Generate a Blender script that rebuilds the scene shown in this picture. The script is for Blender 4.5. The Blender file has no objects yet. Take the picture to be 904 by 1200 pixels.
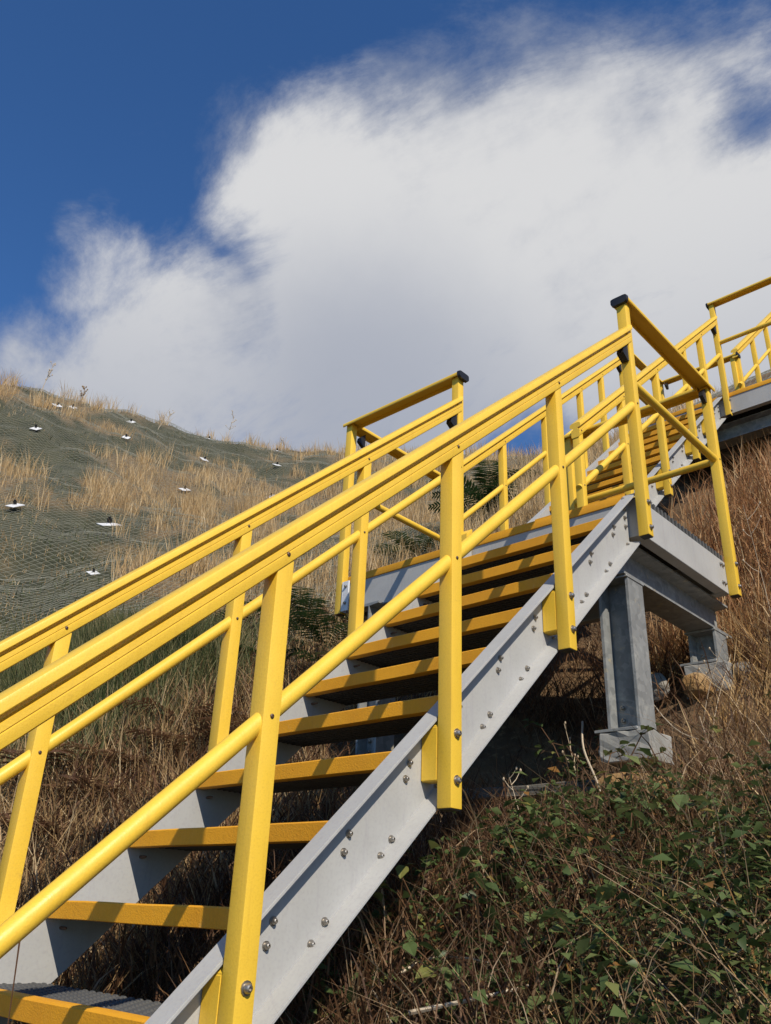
import bpy, bmesh, math, random
import numpy as np
from mathutils import Vector, Matrix

random.seed(7)
RNG = np.random.default_rng(11)
S = bpy.context.scene
COL = S.collection

# ------------------------------------------------------------------ camera
CAM = Vector((1.4935, -3.3604, -0.8186))
R_RIGHT = Vector((0.7413, 0.6701, 0.0380)); R_UP = Vector((0.2632, -0.3423, 0.9020)); R_FWD = Vector((-0.6175, 0.6586, 0.4301))
cam = bpy.data.cameras.new('camera'); cam_o = bpy.data.objects.new('camera', cam); COL.objects.link(cam_o)
cam.sensor_fit = 'AUTO'; cam.sensor_width = 36.0; cam.lens = 36.0 * 988.23 / 1200.0
cam.clip_start = 0.05; cam.clip_end = 2000.0
m3 = Matrix((R_RIGHT, R_UP, -R_FWD)).transposed()
q = m3.to_quaternion(); cam_o.rotation_mode = 'QUATERNION'; cam_o.rotation_quaternion = q
cam_o.location = CAM
S.camera = cam_o
S.view_settings.view_transform = 'Standard'; S.view_settings.look = 'None'
S.view_settings.exposure = 0.0; S.view_settings.gamma = 1.0
S.cycles.max_bounces = 6; S.cycles.diffuse_bounces = 2; S.cycles.glossy_bounces = 3
S.cycles.transmission_bounces = 3; S.cycles.transparent_max_bounces = 6

# ------------------------------------------------------------------ sky and sun
SUN = Vector((0.688, -0.317, 0.649)).normalized()
EL = math.asin(SUN.z); ROT = math.atan2(SUN.x, SUN.y)

class NT:
    """small helper for building node trees"""
    def __init__(self, tree): self.t = tree; self.n = tree.nodes; self.l = tree.links
    def add(self, typ, **kw):
        nd = self.n.new(typ)
        for k, v in kw.items():
            if k == 'ins':
                for a, b in v.items(): self.put(nd, a, b)
            else: setattr(nd, k, v)
        return nd
    def put(self, nd, a, b):
        if isinstance(b, bpy.types.NodeSocket): self.l.new(b, nd.inputs[a])
        else: nd.inputs[a].default_value = b
    def math(self, op, a, b=0.0, c=None, clamp=False):
        nd = self.add('ShaderNodeMath', operation=op, use_clamp=clamp)
        self.put(nd, 0, a); self.put(nd, 1, b)
        if c is not None: self.put(nd, 2, c)
        return nd.outputs[0]
    def rng(self, v, a, b, c=0.0, d=1.0, kind='SMOOTHSTEP'):
        nd = self.add('ShaderNodeMapRange', interpolation_type=kind)
        self.put(nd, 0, v); self.put(nd, 1, a); self.put(nd, 2, b); self.put(nd, 3, c); self.put(nd, 4, d)
        return nd.outputs[0]
    def mix(self, f, a, b, blend='MIX'):
        nd = self.add('ShaderNodeMix', data_type='RGBA', blend_type=blend)
        self.put(nd, 0, f); self.put(nd, 6, a); self.put(nd, 7, b)
        return nd.outputs[2]
    def noise(self, vec, scale, detail=4.0, rough=0.55, dist=0.0, out=0):
        nd = self.add('ShaderNodeTexNoise', ins={'Scale': scale, 'Detail': detail, 'Roughness': rough, 'Distortion': dist})
        if vec is not None: self.l.new(vec, nd.inputs['Vector'])
        return nd.outputs[out]

CLOUD = [(-0.421, 0.709, 0.566, 0.358, 1.15),
         (-0.524, 0.466, 0.713, 0.129, 1.1),
         (-0.727, 0.479, 0.492, 0.21, 1.1),
         (-0.727, 0.27, 0.632, 0.041, 0.8),
         (-0.258, 0.566, 0.783, 0.049, 0.6),
         (-0.162, 0.645, 0.747, 0.091, 0.85),
         (-0.432, 0.437, 0.789, 0.050, 0.60),
         (-0.523, 0.39, 0.758, 0.044, 0.9),
         (-0.729, 0.312, 0.609, 0.071, 1.0),
         (-0.381, 0.527, 0.76, 0.053, 1.0),
         (-0.177, 0.754, 0.633, 0.166, 1.1),
         (-0.47, 0.726, 0.501, 0.049, -0.6),
         (-0.352, 0.489, 0.798, 0.029, -0.3),
         (-0.156, 0.668, 0.728, 0.032, -0.45),
         (-0.649, 0.476, 0.593, 0.034, -0.15),
         (-0.805, 0.29, 0.517, 0.075, 1.0)]
W = bpy.data.worlds.new('World'); S.world = W; W.use_nodes = True
wt = NT(W.node_tree); wt.n.clear()
wout = wt.add('ShaderNodeOutputWorld'); wbg = wt.add('ShaderNodeBackground')
wt.l.new(wbg.outputs[0], wout.inputs[0])
sky = wt.add('ShaderNodeTexSky'); sky.sky_type = 'NISHITA'; sky.sun_disc = False
sky.sun_elevation = EL; sky.sun_rotation = ROT; sky.altitude = 400.0; sky.air_density = 1.0; sky.dust_density = 0.05; sky.ozone_density = 4.0
tc = wt.add('ShaderNodeTexCoord')
nrm = wt.add('ShaderNodeVectorMath', operation='NORMALIZE'); wt.l.new(tc.outputs['Generated'], nrm.inputs[0])
D = nrm.outputs[0]
warp = wt.add('ShaderNodeVectorMath', operation='MULTIPLY_ADD')
wn = wt.add('ShaderNodeTexNoise', ins={'Scale': 3.6, 'Detail': 8.0, 'Roughness': .62}); wt.l.new(D, wn.inputs['Vector'])
wsub = wt.add('ShaderNodeVectorMath', operation='SUBTRACT'); wt.l.new(wn.outputs['Color'], wsub.inputs[0]); wsub.inputs[1].default_value = (.5, .5, .5)
wt.l.new(wsub.outputs[0], warp.inputs[0]); warp.inputs[1].default_value = (.13, .13, .13); wt.l.new(D, warp.inputs[2])
acc = None
for (cx, cy, cz, r, wgt) in CLOUD:
    sv = wt.add('ShaderNodeVectorMath', operation='DISTANCE'); wt.l.new(warp.outputs[0], sv.inputs[0]); sv.inputs[1].default_value = (cx, cy, cz)
    k_ = min(.085, r * .8)
    b = wt.rng(sv.outputs['Value'], r + k_, r - k_, 0.0, wgt)
    if acc is None: acc = b
    elif wgt > 0: acc = wt.math('SMOOTH_MAX', acc, b, .12)
    else: acc = wt.math('ADD', acc, b)
# unseen cloud over the rest of the sky, kept sparse to lower ambient light
dt = wt.add('ShaderNodeVectorMath', operation='DOT_PRODUCT'); wt.l.new(D, dt.inputs[0]); dt.inputs[1].default_value = tuple(R_FWD)
away = wt.rng(dt.outputs['Value'], .80, .62)
other = wt.rng(wt.noise(D, 2.1, 3.0, .5), .60, .75)
acc = wt.math('MAXIMUM', acc, wt.math('MULTIPLY', away, other))
sa = wt.add('ShaderNodeVectorMath', operation='DOT_PRODUCT'); wt.l.new(D, sa.inputs[0]); sa.inputs[1].default_value = (.877, .388, .281)
ss = wt.add('ShaderNodeVectorMath', operation='SCALE'); ss.inputs[0].default_value = (.877, .388, .281); wt.l.new(wt.math('MULTIPLY', sa.outputs['Value'], -.5), ss.inputs['Scale'])
sd_ = wt.add('ShaderNodeVectorMath', operation='ADD'); wt.l.new(D, sd_.inputs[0]); wt.l.new(ss.outputs[0], sd_.inputs[1])      # cloud drawn out along the wind
n1 = wt.noise(sd_.outputs[0], 6.5, 15.0, .68, .45)
n2 = wt.noise(D, 4.2, 7.0, .58)
dens = wt.math('ADD', acc, wt.math('MULTIPLY', wt.math('SUBTRACT', n1, .5), 1.9))
alpha = wt.rng(dens, .26, 1.06)
core = wt.rng(wt.math('ADD', wt.math('MULTIPLY_ADD', dens, .45, wt.math('MULTIPLY', acc, .55)), wt.math('MULTIPLY', wt.math('SUBTRACT', n2, .5), 1.7)), .40, 1.12)
sep = wt.add('ShaderNodeSeparateXYZ'); wt.l.new(D, sep.inputs[0])
gd = wt.add('ShaderNodeVectorMath', operation='DISTANCE'); wt.l.new(warp.outputs[0], gd.inputs[0]); gd.inputs[1].default_value = (-.585, .600, .545)
lowgrey = wt.math('MULTIPLY', wt.rng(sep.outputs['Z'], .44, .72, .35, 1.0), wt.rng(gd.outputs['Value'], .05, .26, .25, 1.0))     # the thick base is greyer than the tops
bright = wt.math('MULTIPLY', core, wt.math('MULTIPLY_ADD', lowgrey, .80, .20))
ccol = wt.mix(bright, (3.3, 3.75, 4.9, 1), (8.4, 8.4, 8.45, 1))
sky_t = wt.mix(1.0, sky.outputs[0], (.70, 1.14, 1.56, 1), 'MULTIPLY')
final = wt.mix(wt.math('MULTIPLY', alpha, .97), sky_t, ccol)
wt.l.new(final, wbg.inputs['Color']); wbg.inputs['Strength'].default_value = 0.085

sun = bpy.data.lights.new('sun', 'SUN'); sun.energy = 5.0; sun.angle = math.radians(.53); sun.color = (1.0, .915, .78)
sun_o = bpy.data.objects.new('sun', sun); COL.objects.link(sun_o)
sun_o.rotation_euler = SUN.to_track_quat('Z', 'Y').to_euler(); sun_o.location = (10, -6, 12)

# ------------------------------------------------------------------ materials
def new_mat(name):
    m = bpy.data.materials.new(name); m.use_nodes = True
    t = NT(m.node_tree); bs = t.n['Principled BSDF']
    return m, t, bs
def objco(t):
    return t.add('ShaderNodeTexCoord').outputs['Object']
def geo_pos(t):
    return t.add('ShaderNodeNewGeometry').outputs['Position']
def bump(t, bs, h, strength, dist=.002):
    b = t.add('ShaderNodeBump', ins={'Strength': strength, 'Distance': dist}); t.l.new(h, b.inputs['Height']); t.l.new(b.outputs[0], bs.inputs['Normal'])

def mat_paint(name, c1, c2, rough, grain=160., bstr=.25, stain=(.10, .08, .05), stain_amt=.35, dusty=.3):
    m, t, bs = new_mat(name); p = geo_pos(t)
    big = t.rng(t.noise(p, 3.1, 5., .6), .35, .7)
    fine = t.noise(p, grain, 2., .5)
    col = t.mix(big, (*c1, 1), (*c2, 1))
    col = t.mix(t.math('MULTIPLY', t.rng(fine, .45, .8), .22), col, (c1[0]*.55, c1[1]*.5, c1[2]*.6, 1))
    mp = t.add('ShaderNodeMapping'); mp.inputs['Scale'].default_value = (150, 60, 5); t.l.new(p, mp.inputs['Vector'])
    strk = t.noise(mp.outputs[0], 1.0, 4., .6)
    col = t.mix(t.math('MULTIPLY', t.rng(strk, .5, .8), .28), col, (c1[0]*.62, c1[1]*.56, c1[2]*.7, 1))
    st = t.math('MULTIPLY', t.rng(t.noise(p, 17., 9., .75, .8), .60, .80), stain_amt)
    col = t.mix(st, col, (*stain, 1))
    dust = t.math('MULTIPLY', t.rng(t.noise(p, 1.9, 7., .68, .4), .48, .78), dusty)
    col = t.mix(dust, col, (c1[0]*.55+.06, c1[1]*.55+.05, c1[2]*.55+.035, 1))
    t.l.new(col, bs.inputs['Base Color'])
    t.l.new(t.rng(t.noise(p, 14., 4., .6), .3, .7, rough - .08, rough + .12, 'LINEAR'), bs.inputs['Roughness'])
    bump(t, bs, fine, bstr, .0012)
    return m
YEL = mat_paint('yellow_fibreglass', (.82, .525, .050), (.77, .48, .042), .44, 210., .3, (.36, .22, .06), .5, .12)
NOS = mat_paint('orange_nosing', (.74, .345, .008), (.64, .28, .006), .66, 260., 1., (.70, .50, .22), .7, .10)
GRY = mat_paint('grey_fibreglass', (.41, .405, .385), (.365, .36, .34), .52, 120., .2, (.22, .20, .16), .45)
GRT = mat_paint('dark_grating', (.085, .085, .08), (.06, .06, .058), .8, 300., 1., (.14, .13, .12), .5)
BLK = mat_paint('black_plastic', (.012, .012, .013), (.018, .018, .018), .45, 90., .1, (.05, .05, .05), .2)
CON = mat_paint('concrete', (.36, .35, .32), (.25, .245, .22), .9, 60., .9, (.12, .10, .07), .7)
PLT = mat_paint('white_plate', (.70, .70, .69), (.55, .55, .54), .5, 60., .2, (.25, .17, .10), .7)
def mat_metal(name, c, rough, metal):
    m, t, bs = new_mat(name); bs.inputs['Base Color'].default_value = (*c, 1); bs.inputs['Roughness'].default_value = rough; bs.inputs['Metallic'].default_value = metal
    return m
BOLT = mat_metal('stainless_bolt', (.36, .33, .29), .40, .9)
SCREW = mat_metal('dark_screw', (.10, .06, .04), .5, .3)
WIRE = mat_metal('galvanised_wire', (.27, .265, .21), .8, 0.)
WIRE.node_tree.nodes['Principled BSDF'].inputs['Specular IOR Level'].default_value = .15
m, t, bs = new_mat('galvanised_steel'); p = geo_pos(t)
vor = t.add('ShaderNodeTexVoronoi', ins={'Scale': 34.}); t.l.new(p, vor.inputs['Vector'])
sp = t.add('ShaderNodeSeparateColor'); t.l.new(vor.outputs['Color'], sp.inputs[0])
col = t.mix(sp.outputs[0], (.20, .205, .20, 1), (.29, .295, .285, 1))
col = t.mix(t.rng(t.noise(p, 7., 8., .7, .8), .52, .75), col, (.46, .46, .42, 1))
col = t.mix(t.math('MULTIPLY', t.rng(t.noise(p, 13., 6., .65), .60, .74), .75), col, (.55, .44, .24, 1))
t.l.new(col, bs.inputs['Base Color']); bs.inputs['Metallic'].default_value = .25; bs.inputs['Roughness'].default_value = .58
bump(t, bs, t.noise(p, 40., 5., .6), .25, .002)
GAL = m
m, t, bs = new_mat('weathered_ochre_rock'); p = geo_pos(t)
col = t.mix(t.rng(t.noise(p, 9., 8., .65), .35, .7), (.30, .16, .05, 1), (.40, .26, .12, 1))
t.l.new(col, bs.inputs['Base Color']); bs.inputs['Roughness'].default_value = .95; bump(t, bs, t.noise(p, 25., 10., .7), 1., .02)
ROCK = m
m, t, bs = new_mat('grey_rock'); p = geo_pos(t)
col = t.mix(t.rng(t.noise(p, 9., 8., .65), .35, .7), (.22, .20, .17, 1), (.36, .33, .28, 1))
t.l.new(col, bs.inputs['Base Color']); bs.inputs['Roughness'].default_value = .95; bump(t, bs, t.noise(p, 25., 10., .7), 1., .02)
ROCKG = m

def mat_leafy(name, stops, trans=.35, rough=.6):
    m, t, bs = new_mat(name)
    at = t.add('ShaderNodeAttribute', attribute_name='tint')
    rp = t.add('ShaderNodeValToRGB'); t.l.new(at.outputs['Fac'], rp.inputs[0])
    el = rp.color_ramp.elements
    while len(el) < len(stops): el.new(.5)
    for e, (ps, c) in zip(el, stops): e.position = ps; e.color = (*c, 1)
    t.l.new(rp.outputs[0], bs.inputs['Base Color']); bs.inputs['Roughness'].default_value = rough
    bs.inputs['Specular IOR Level'].default_value = .25
    tr = t.add('ShaderNodeBsdfTranslucent'); t.l.new(rp.outputs[0], tr.inputs[0])
    mx = t.add('ShaderNodeMixShader'); mx.inputs[0].default_value = trans
    out = t.n['Material Output']; t.l.new(bs.outputs[0], mx.inputs[1]); t.l.new(tr.outputs[0], mx.inputs[2]); t.l.new(mx.outputs[0], out.inputs[0])
    return m
DRY = mat_leafy('dry_grass', [(0, (.17, .095, .040)), (.35, (.33, .205, .088)), (.7, (.49, .335, .160)), (1, (.62, .48, .29))], .25)
GLD = mat_leafy('golden_dry_grass', [(0, (.20, .10, .032)), (.35, (.40, .225, .078)), (.7, (.58, .37, .155)), (1, (.70, .52, .28))], .25)
BRN = mat_leafy('dead_bracken', [(0, (.07, .033, .018)), (.4, (.14, .070, .034)), (.75, (.24, .135, .065)), (1, (.46, .34, .21))])
RED = mat_leafy('russet_brush', [(0, (.15, .062, .026)), (.45, (.33, .155, .062)), (.8, (.48, .27, .12)), (1, (.60, .43, .23))])
GRN = mat_leafy('green_leaf', [(0, (.038, .060, .020)), (.45, (.088, .128, .042)), (.8, (.16, .195, .070)), (.93, (.20, .19, .05)), (1, (.26, .13, .04))], .3, .45)
FERN = mat_leafy('fern_leaf', [(0, (.018, .040, .012)), (.6, (.04, .075, .022)), (1, (.16, .13, .05))], .3)
GGR = mat_leafy('green_grass', [(0, (.045, .070, .02)), (.5, (.11, .118, .045)), (1, (.30, .25, .12))])
STK = mat_leafy('pale_stalk', [(0, (.34, .24, .14)), (1, (.55, .46, .34))], .05)

# ------------------------------------------------------------------ object helpers
def setp(o, label=None, cat=None, group=None, kind=None):
    if label: o['label'] = label
    if cat: o['category'] = cat
    if group: o['group'] = group
    if kind: o['kind'] = kind
    return o
def empty(name, loc, label, cat, group=None):
    o = bpy.data.objects.new(name, None); o.location = loc; o.empty_display_size = .1; COL.objects.link(o)
    return setp(o, label, cat, group)
MW = {}
def link(name, me, parent=None, loc=None, rot=None):
    """place mesh data at a world location, optionally as the child of parent"""
    o = bpy.data.objects.new(name, me); COL.objects.link(o)
    M = Matrix.Translation(loc if loc is not None else (0, 0, 0))
    if rot is not None: M = M @ rot
    MW[o.name] = M
    if parent is not None:
        o.parent = parent
        pm = MW.get(parent.name, Matrix.Translation(parent.location))
        o.matrix_local = pm.inverted() @ M
    else: o.matrix_local = M
    return o
def finish(bm, name, mat, smooth=True, angle=38):
    me = bpy.data.meshes.new(name)
    bmesh.ops.recalc_face_normals(bm, faces=bm.faces[:])
    bm.to_mesh(me); bm.free(); me.materials.append(mat)
    if smooth:
        me.polygons.foreach_set('use_smooth', [True] * len(me.polygons))
        me.set_sharp_from_angle(angle=math.radians(angle))
    return me
def add_box(bm, x0, x1, y0, y1, z0, z1, bev=0., seg=1):
    r = bmesh.ops.create_cube(bm, size=1.0); vs = r['verts']
    for v in vs:
        v.co.x = x0 if v.co.x < 0 else x1; v.co.y = y0 if v.co.y < 0 else y1; v.co.z = z0 if v.co.z < 0 else z1
    if bev > 0:
        es = list({e for v in vs for e in v.link_edges})
        bmesh.ops.bevel(bm, geom=es, offset=bev, segments=seg, affect='EDGES', profile=.6)
def box_mesh(name, mat, x0, x1, y0, y1, z0, z1, bev=.002, seg=1):
    bm = bmesh.new(); add_box(bm, x0, x1, y0, y1, z0, z1, bev, seg); return finish(bm, name, mat)
def add_extrude(bm, prof, a, b):
    """closed profile of callables: prof pts are 2-tuples mapped by a(p) and b(p) to the two end positions"""
    va = [bm.verts.new(a(p)) for p in prof]; vb = [bm.verts.new(b(p)) for p in prof]
    n = len(prof)
    for i in range(n):
        j = (i + 1) % n; bm.faces.new((va[i], va[j], vb[j], vb[i]))
    bm.faces.new(va[::-1]); bm.faces.new(vb)
def add_tube(bm, pts, rad, sides=12, cap=True):
    pts = [Vector(p) for p in pts]; rads = rad if isinstance(rad, (list, tuple)) else [rad] * len(pts)
    rings = []
    for i, p in enumerate(pts):
        d = (pts[min(i + 1, len(pts) - 1)] - pts[max(i - 1, 0)]).normalized()
        u = d.cross(Vector((0, 0, 1)))
        if u.length < 1e-3: u = d.cross(Vector((1, 0, 0)))
        u.normalize(); w = u.cross(d)
        rings.append([bm.verts.new(p + (u * math.cos(k * 2 * math.pi / sides) + w * math.sin(k * 2 * math.pi / sides)) * rads[i]) for k in range(sides)])
    for a, b in zip(rings, rings[1:]):
        for k in range(sides):
            bm.faces.new((a[k], a[(k + 1) % sides], b[(k + 1) % sides], b[k]))
    if cap:
        bm.faces.new(rings[0][::-1]); bm.faces.new(rings[-1])

# bolt heads: axis +X, origin on the surface they sit on
def bolt_mesh(name, r, h, mat, washer=True):
    bm = bmesh.new(); n = 12
    prof = ([(r * 1.35, 0), (r * 1.35, .003)] if washer else []) + [(r, .003 if washer else 0), (r * .98, h * .55), (r * .7, h * .9), (r * .42, h), (r * .36, h * .7)]
    prev = None
    for (rr, x) in prof:
        ring = [bm.verts.new((x, rr * math.cos(2 * math.pi * k / n), rr * math.sin(2 * math.pi * k / n))) for k in range(n)]
        if prev:
            for k in range(n): bm.faces.new((prev[k], prev[(k + 1) % n], ring[(k + 1) % n], ring[k]))
        prev = ring
    bm.faces.new(prev)
    return finish(bm, name, mat, True, 30)
BOLT_M = bolt_mesh('bolt', .0078, .013, BOLT)
BIGBOLT_M = bolt_mesh('bolt', .0105, .014, BOLT)
SCREW_M = bolt_mesh('screw', .0055, .004, SCREW, False)
NUT_M = bolt_mesh('nut', .0045, .034, SCREW, False)
FLIP = Matrix.Rotation(math.pi, 4, 'Z')          # bolt pointing to -X
TOY = Matrix.Rotation(-math.pi / 2, 4, 'Z')      # bolt pointing to -Y

# ------------------------------------------------------------------ terrain
TP = np.array([(0.66, -1.12, -0.0844), (0.36, -1.37, 0.12854), (-0.09, -1.44, 0.11795), (-0.62, -1.39, -0.01905), (-0.42, -0.56, -0.00832), (0.15, -0.36, -0.11237), (0.37, -0.07, -0.0902), (0.07, 1.0, -0.19835), (-0.11, -0.02, 0.15738), (-0.11, 0.9, 0.31234), (-0.23, 2.05, -0.066), (-0.54, 3.01, -0.04388), (-0.49, 3.92, -0.03108), (-0.89, 3.61, 0.29497), (-2.65, -1.37, 0.01649), (-2.69, -1.04, 0.02967), (-3.58, -0.35, -0.04297), (-3.82, -0.74, 0.06297), (-4.4, 0.83, 0.01416), (-6.04, 0.05, 0.00028), (-8.28, 1.51, -0.02205), (-10.05, 2.57, 0.02341), (-10.75, 1.21, -0.00916), (-12.71, 5.47, -0.01556), (-15.09, 3.02, 0.01505), (-19.95, 3.64, 0.00428), (-17.87, 6.75, -0.03081), (-19.85, 6.06, 0.02792), (-19.85, 8.98, 0.02379), (-15.16, 9.86, -0.01573), (-20.15, 12.7, 0.0034), (-19.46, 16.32, 0.00285), (-9.63, 6.13, 0.00644), (-9.24, 8.83, -0.00489), (-8.33, 11.4, -0.00759), (-11.99, 19.07, 0.0008), (-15.96, 18.32, 0.01028), (-6.8, 5.87, -0.02046), (-5.41, 2.37, 0.05739), (-4.82, 2.98, -0.06405), (-0.55, -3.0, -0.07826), (-0.55, -2.0, -0.09626), (-0.55, -1.0, 0.05527), (-0.55, 0.0, -0.0395), (-0.55, 1.0, -0.14672), (-1.75, 0.05, -0.05701), (-1.4, 2.5, -0.00386), (-1.4, 4.2, -0.11698), (-1.0, 5.5, -0.01263), (0.5, 3.0, -0.00839), (1.5, 0.0, 0.04416), (1.5, -3.4, 0.00703), (0.0, -4.0, 0.01136), (3.0, 2.0, 0.00428), (-3.0, -4.0, 0.02633), (-6.0, -3.0, -0.03776), (-10.0, -2.0, 0.01115), (-19.0, -2.0, 0.00846), (5.0, 5.0, -0.0106), (-1.75, -2.0, 0.01758), (2.5, 8.0, 0.00534), (-3.0, 9.0, 0.02612), (-26.0, 8.0, -0.02124), (-26.0, 16.0, -0.00465), (-20.0, 22.0, -0.00057), (-10.0, 28.0, -0.00868), (0.0, 22.0, 0.00249), (8.0, -4.0, 0.00485), (4.0, -9.0, -0.00188), (-6.0, -9.0, -0.01325), (8.0, 12.0, 0.00469), (-28.0, 0.0, 0.0057)])
TA = (5.25654, -0.21667, 0.47488)
_perm = np.random.default_rng(5).random((256, 256))
def vnoise(x, y, s):
    x = np.asarray(x, float) * s + 1000.3; y = np.asarray(y, float) * s + 1000.7
    i = np.floor(x).astype(int); j = np.floor(y).astype(int); fx = x - i; fy = y - j
    fx = fx * fx * (3 - 2 * fx); fy = fy * fy * (3 - 2 * fy)
    g = lambda a, b: _perm[a % 256, b % 256]
    return (g(i, j) * (1 - fx) + g(i + 1, j) * fx) * (1 - fy) + (g(i, j + 1) * (1 - fx) + g(i + 1, j + 1) * fx) * fy
def fbm(x, y, s, o=4):
    r = 0; a = .5; tot = 0
    for k in range(o): r = r + a * vnoise(x + 17 * k, y - 9 * k, s); tot += a; a *= .55; s *= 2.1
    return r / tot
def sstep(v, a, b):
    u = np.clip((v - a) / (b - a), 0, 1); return u * u * (3 - 2 * u)
def G(x, y, rough=True):
    x = np.atleast_1d(np.asarray(x, float)); y = np.atleast_1d(np.asarray(y, float))
    z = np.full(x.shape, TA[0]) + TA[1] * x + TA[2] * y
    for (px, py, w) in TP:
        r2 = (x - px) ** 2 + (y - py) ** 2
        z = z + w * .5 * r2 * np.log(r2 + 1e-9)
    s = .6 * y - .15 * x
    F = np.where(s > 0, 15 * np.tanh(s / 15), -30 * np.tanh(-s / 30))
    b = sstep(np.hypot(x + 8, y - 6), 24, 42)
    z = z * (1 - b) + F * b
    for (px, py, r_, a_) in ((-.45, 3.95, 1.15, .50), (-1.15, .42, .62, .32)):      # hollows below the two landings
        z = z - a_ * np.exp(-((x - px) ** 2 + (y - py) ** 2) / r_ ** 2)
    if rough:
        z = z + (fbm(x, y, 1.3, 4) - .5) * .20 + ((fbm(x, y, .28, 2) - .5) * .5 + (fbm(x + 70, y, .8, 3) - .5) * .55) * sstep(-x, 5, 9)
    return z
def g1(x, y): return float(G(x, y)[0])
def cover(x, y):
    """0 = bare dark erosion mat, 1 = grown over with dry grass (left hillside)"""
    n = fbm(x, y, .45, 4) * .55 + fbm(x + 40, y, 1.5, 3) * .45
    for (px, py, r_, a_) in ((-8.3, .6, 1.5, .15), (-6.9, .2, 1.1, .12), (-10.5, 2.3, 1.7, .16), (-9.0, .6, 1.5, .12), (-15.4, 3.3, 2.2, .12), (-15.6, 10.2, 1.8, .14), (-11.2, .6, 1.6, .12), (-18.7, 7.4, 2.0, .12), (-12.5, 8.0, 2.0, -.10), (-13.4, 4.8, 1.6, -.10), (-16.5, 5.0, 1.5, -.08)):
        n = n - a_ * np.exp(-((x - px) ** 2 + (y - py) ** 2) / r_ ** 2)
    return sstep(n, .425, .53)

def raw_mesh(name, V, faces_q, faces_t, mat, tint=None, smooth=False):
    """fast mesh from arrays of quads and triangles"""
    V = np.asarray(V, np.float32); q_ = np.asarray(faces_q, np.int32).reshape(-1, 4); t_ = np.asarray(faces_t, np.int32).reshape(-1, 3)
    me = bpy.data.meshes.new(name)
    me.vertices.add(len(V)); me.vertices.foreach_set('co', V.ravel())
    nl = q_.size + t_.size; me.loops.add(nl); me.loops.foreach_set('vertex_index', np.concatenate([q_.ravel(), t_.ravel()]))
    me.polygons.add(len(q_) + len(t_))
    st = np.concatenate([np.arange(len(q_)) * 4, q_.size + np.arange(len(t_)) * 3]).astype(np.int32)
    me.polygons.foreach_set('loop_start', st)
    if smooth: me.polygons.foreach_set('use_smooth', np.ones(len(st), bool))
    me.materials.append(mat)
    if tint is not None:
        a = me.attributes.new('tint', 'FLOAT', 'POINT'); a.data.foreach_set('value', np.asarray(tint, np.float32))
    me.update(calc_edges=True)
    return me

n = 430
u = np.linspace(-1, 1, n)
gx = -3.0 + 11 * u + 230 * np.sign(u) * np.abs(u) ** 7
gy = 2.0 + 11 * u + 230 * np.sign(u) * np.abs(u) ** 7
XX, YY = np.meshgrid(gx, gy)
ZZ = G(XX.ravel(), YY.ravel())
V = np.c_[XX.ravel(), YY.ravel(), ZZ]
ii = np.arange(n * n).reshape(n, n)
Q = np.stack([ii[:-1, :-1], ii[:-1, 1:], ii[1:, 1:], ii[1:, :-1]], -1).reshape(-1, 4)
m, t, bs = new_mat('hillside_ground'); p = geo_pos(t)
at = t.add('ShaderNodeAttribute', attribute_name='tint')
soil = t.mix(t.rng(t.noise(p, 2.2, 8., .65), .35, .68), (.075, .043, .020, 1), (.22, .13, .058, 1))
soil = t.mix(t.rng(t.noise(p, 19., 6., .7), .5, .72), soil, (.27, .18, .09, 1))
matc = t.mix(t.rng(t.noise(p, 1.7, 8., .7), .35, .7), (.026, .030, .013, 1), (.064, .062, .030, 1))
matc = t.mix(t.rng(t.noise(p, 26., 4., .7), .5, .75), matc, (.10, .088, .050, 1))
straw = t.mix(t.rng(t.noise(p, 11., 8., .7), .35, .7), (.12, .085, .045, 1), (.24, .165, .085, 1))
hill = t.mix(at.outputs['Fac'], matc, straw)
sx = t.add('ShaderNodeSeparateXYZ'); t.l.new(p, sx.inputs[0])
wv = t.math('ADD', sx.outputs[0], t.math('MULTIPLY', t.math('SUBTRACT', t.noise(p, .9, 4.), .5), 3.))
isr = t.rng(wv, -5.2, -3.6)
t.l.new(t.mix(isr, hill, soil), bs.inputs['Base Color']); bs.inputs['Roughness'].default_value = .95
bump(t, bs, t.noise(p, 14., 10., .7), .9, .05)
GROUND = m
link_o = link('hillside_ground', raw_mesh('hillside_ground', V, Q, np.zeros((0, 3)), GROUND, cover(V[:, 0], V[:, 1]), True))
setp(link_o, 'steep dry hillside, dark matting and straw-coloured grass', None, None, 'structure')

# ------------------------------------------------------------------ stair dimensions (metres)
T = 0.90074                     # slope
CS = 1 / math.sqrt(1 + T * T)
GO, RI = 0.22723, 0.20468       # going and rise
P = 0.05                        # post section
def rail_prof():
    h = [(.024, -.0245), (.0285, -.0215), (.0300, -.016), (.0300, -.0005), (.0280, .0005), (.0280, .0025), (.0300, .0035), (.0300, .0160),
         (.0190, .0180), (.0165, .0205), (.0165, .0265), (.0240, .0290), (.0375, .0300), (.0390, .0320), (.0385, .0455), (.0350, .0525), (.0220, .0565)]
    return h + [(-x, z) for x, z in h[::-1]]
RP = rail_prof()
def rail_slope(name, xc, y0, y1, c, parent):
    bm = bmesh.new()
    add_extrude(bm, RP, lambda p: (xc + p[0], y0, c + T * y0 + p[1] / CS), lambda p: (xc + p[0], y1, c + T * y1 + p[1] / CS))
    return link(name, finish(bm, name, YEL), parent)
TPR = [(.036, .051), (.037, .029), (.044, .028), (.046, .031), (.046, .044), (.043, .051), (.035, .0555), (.015, .0575)]
TPR = TPR + [(-x, z) for x, z in TPR[::-1]]
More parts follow.
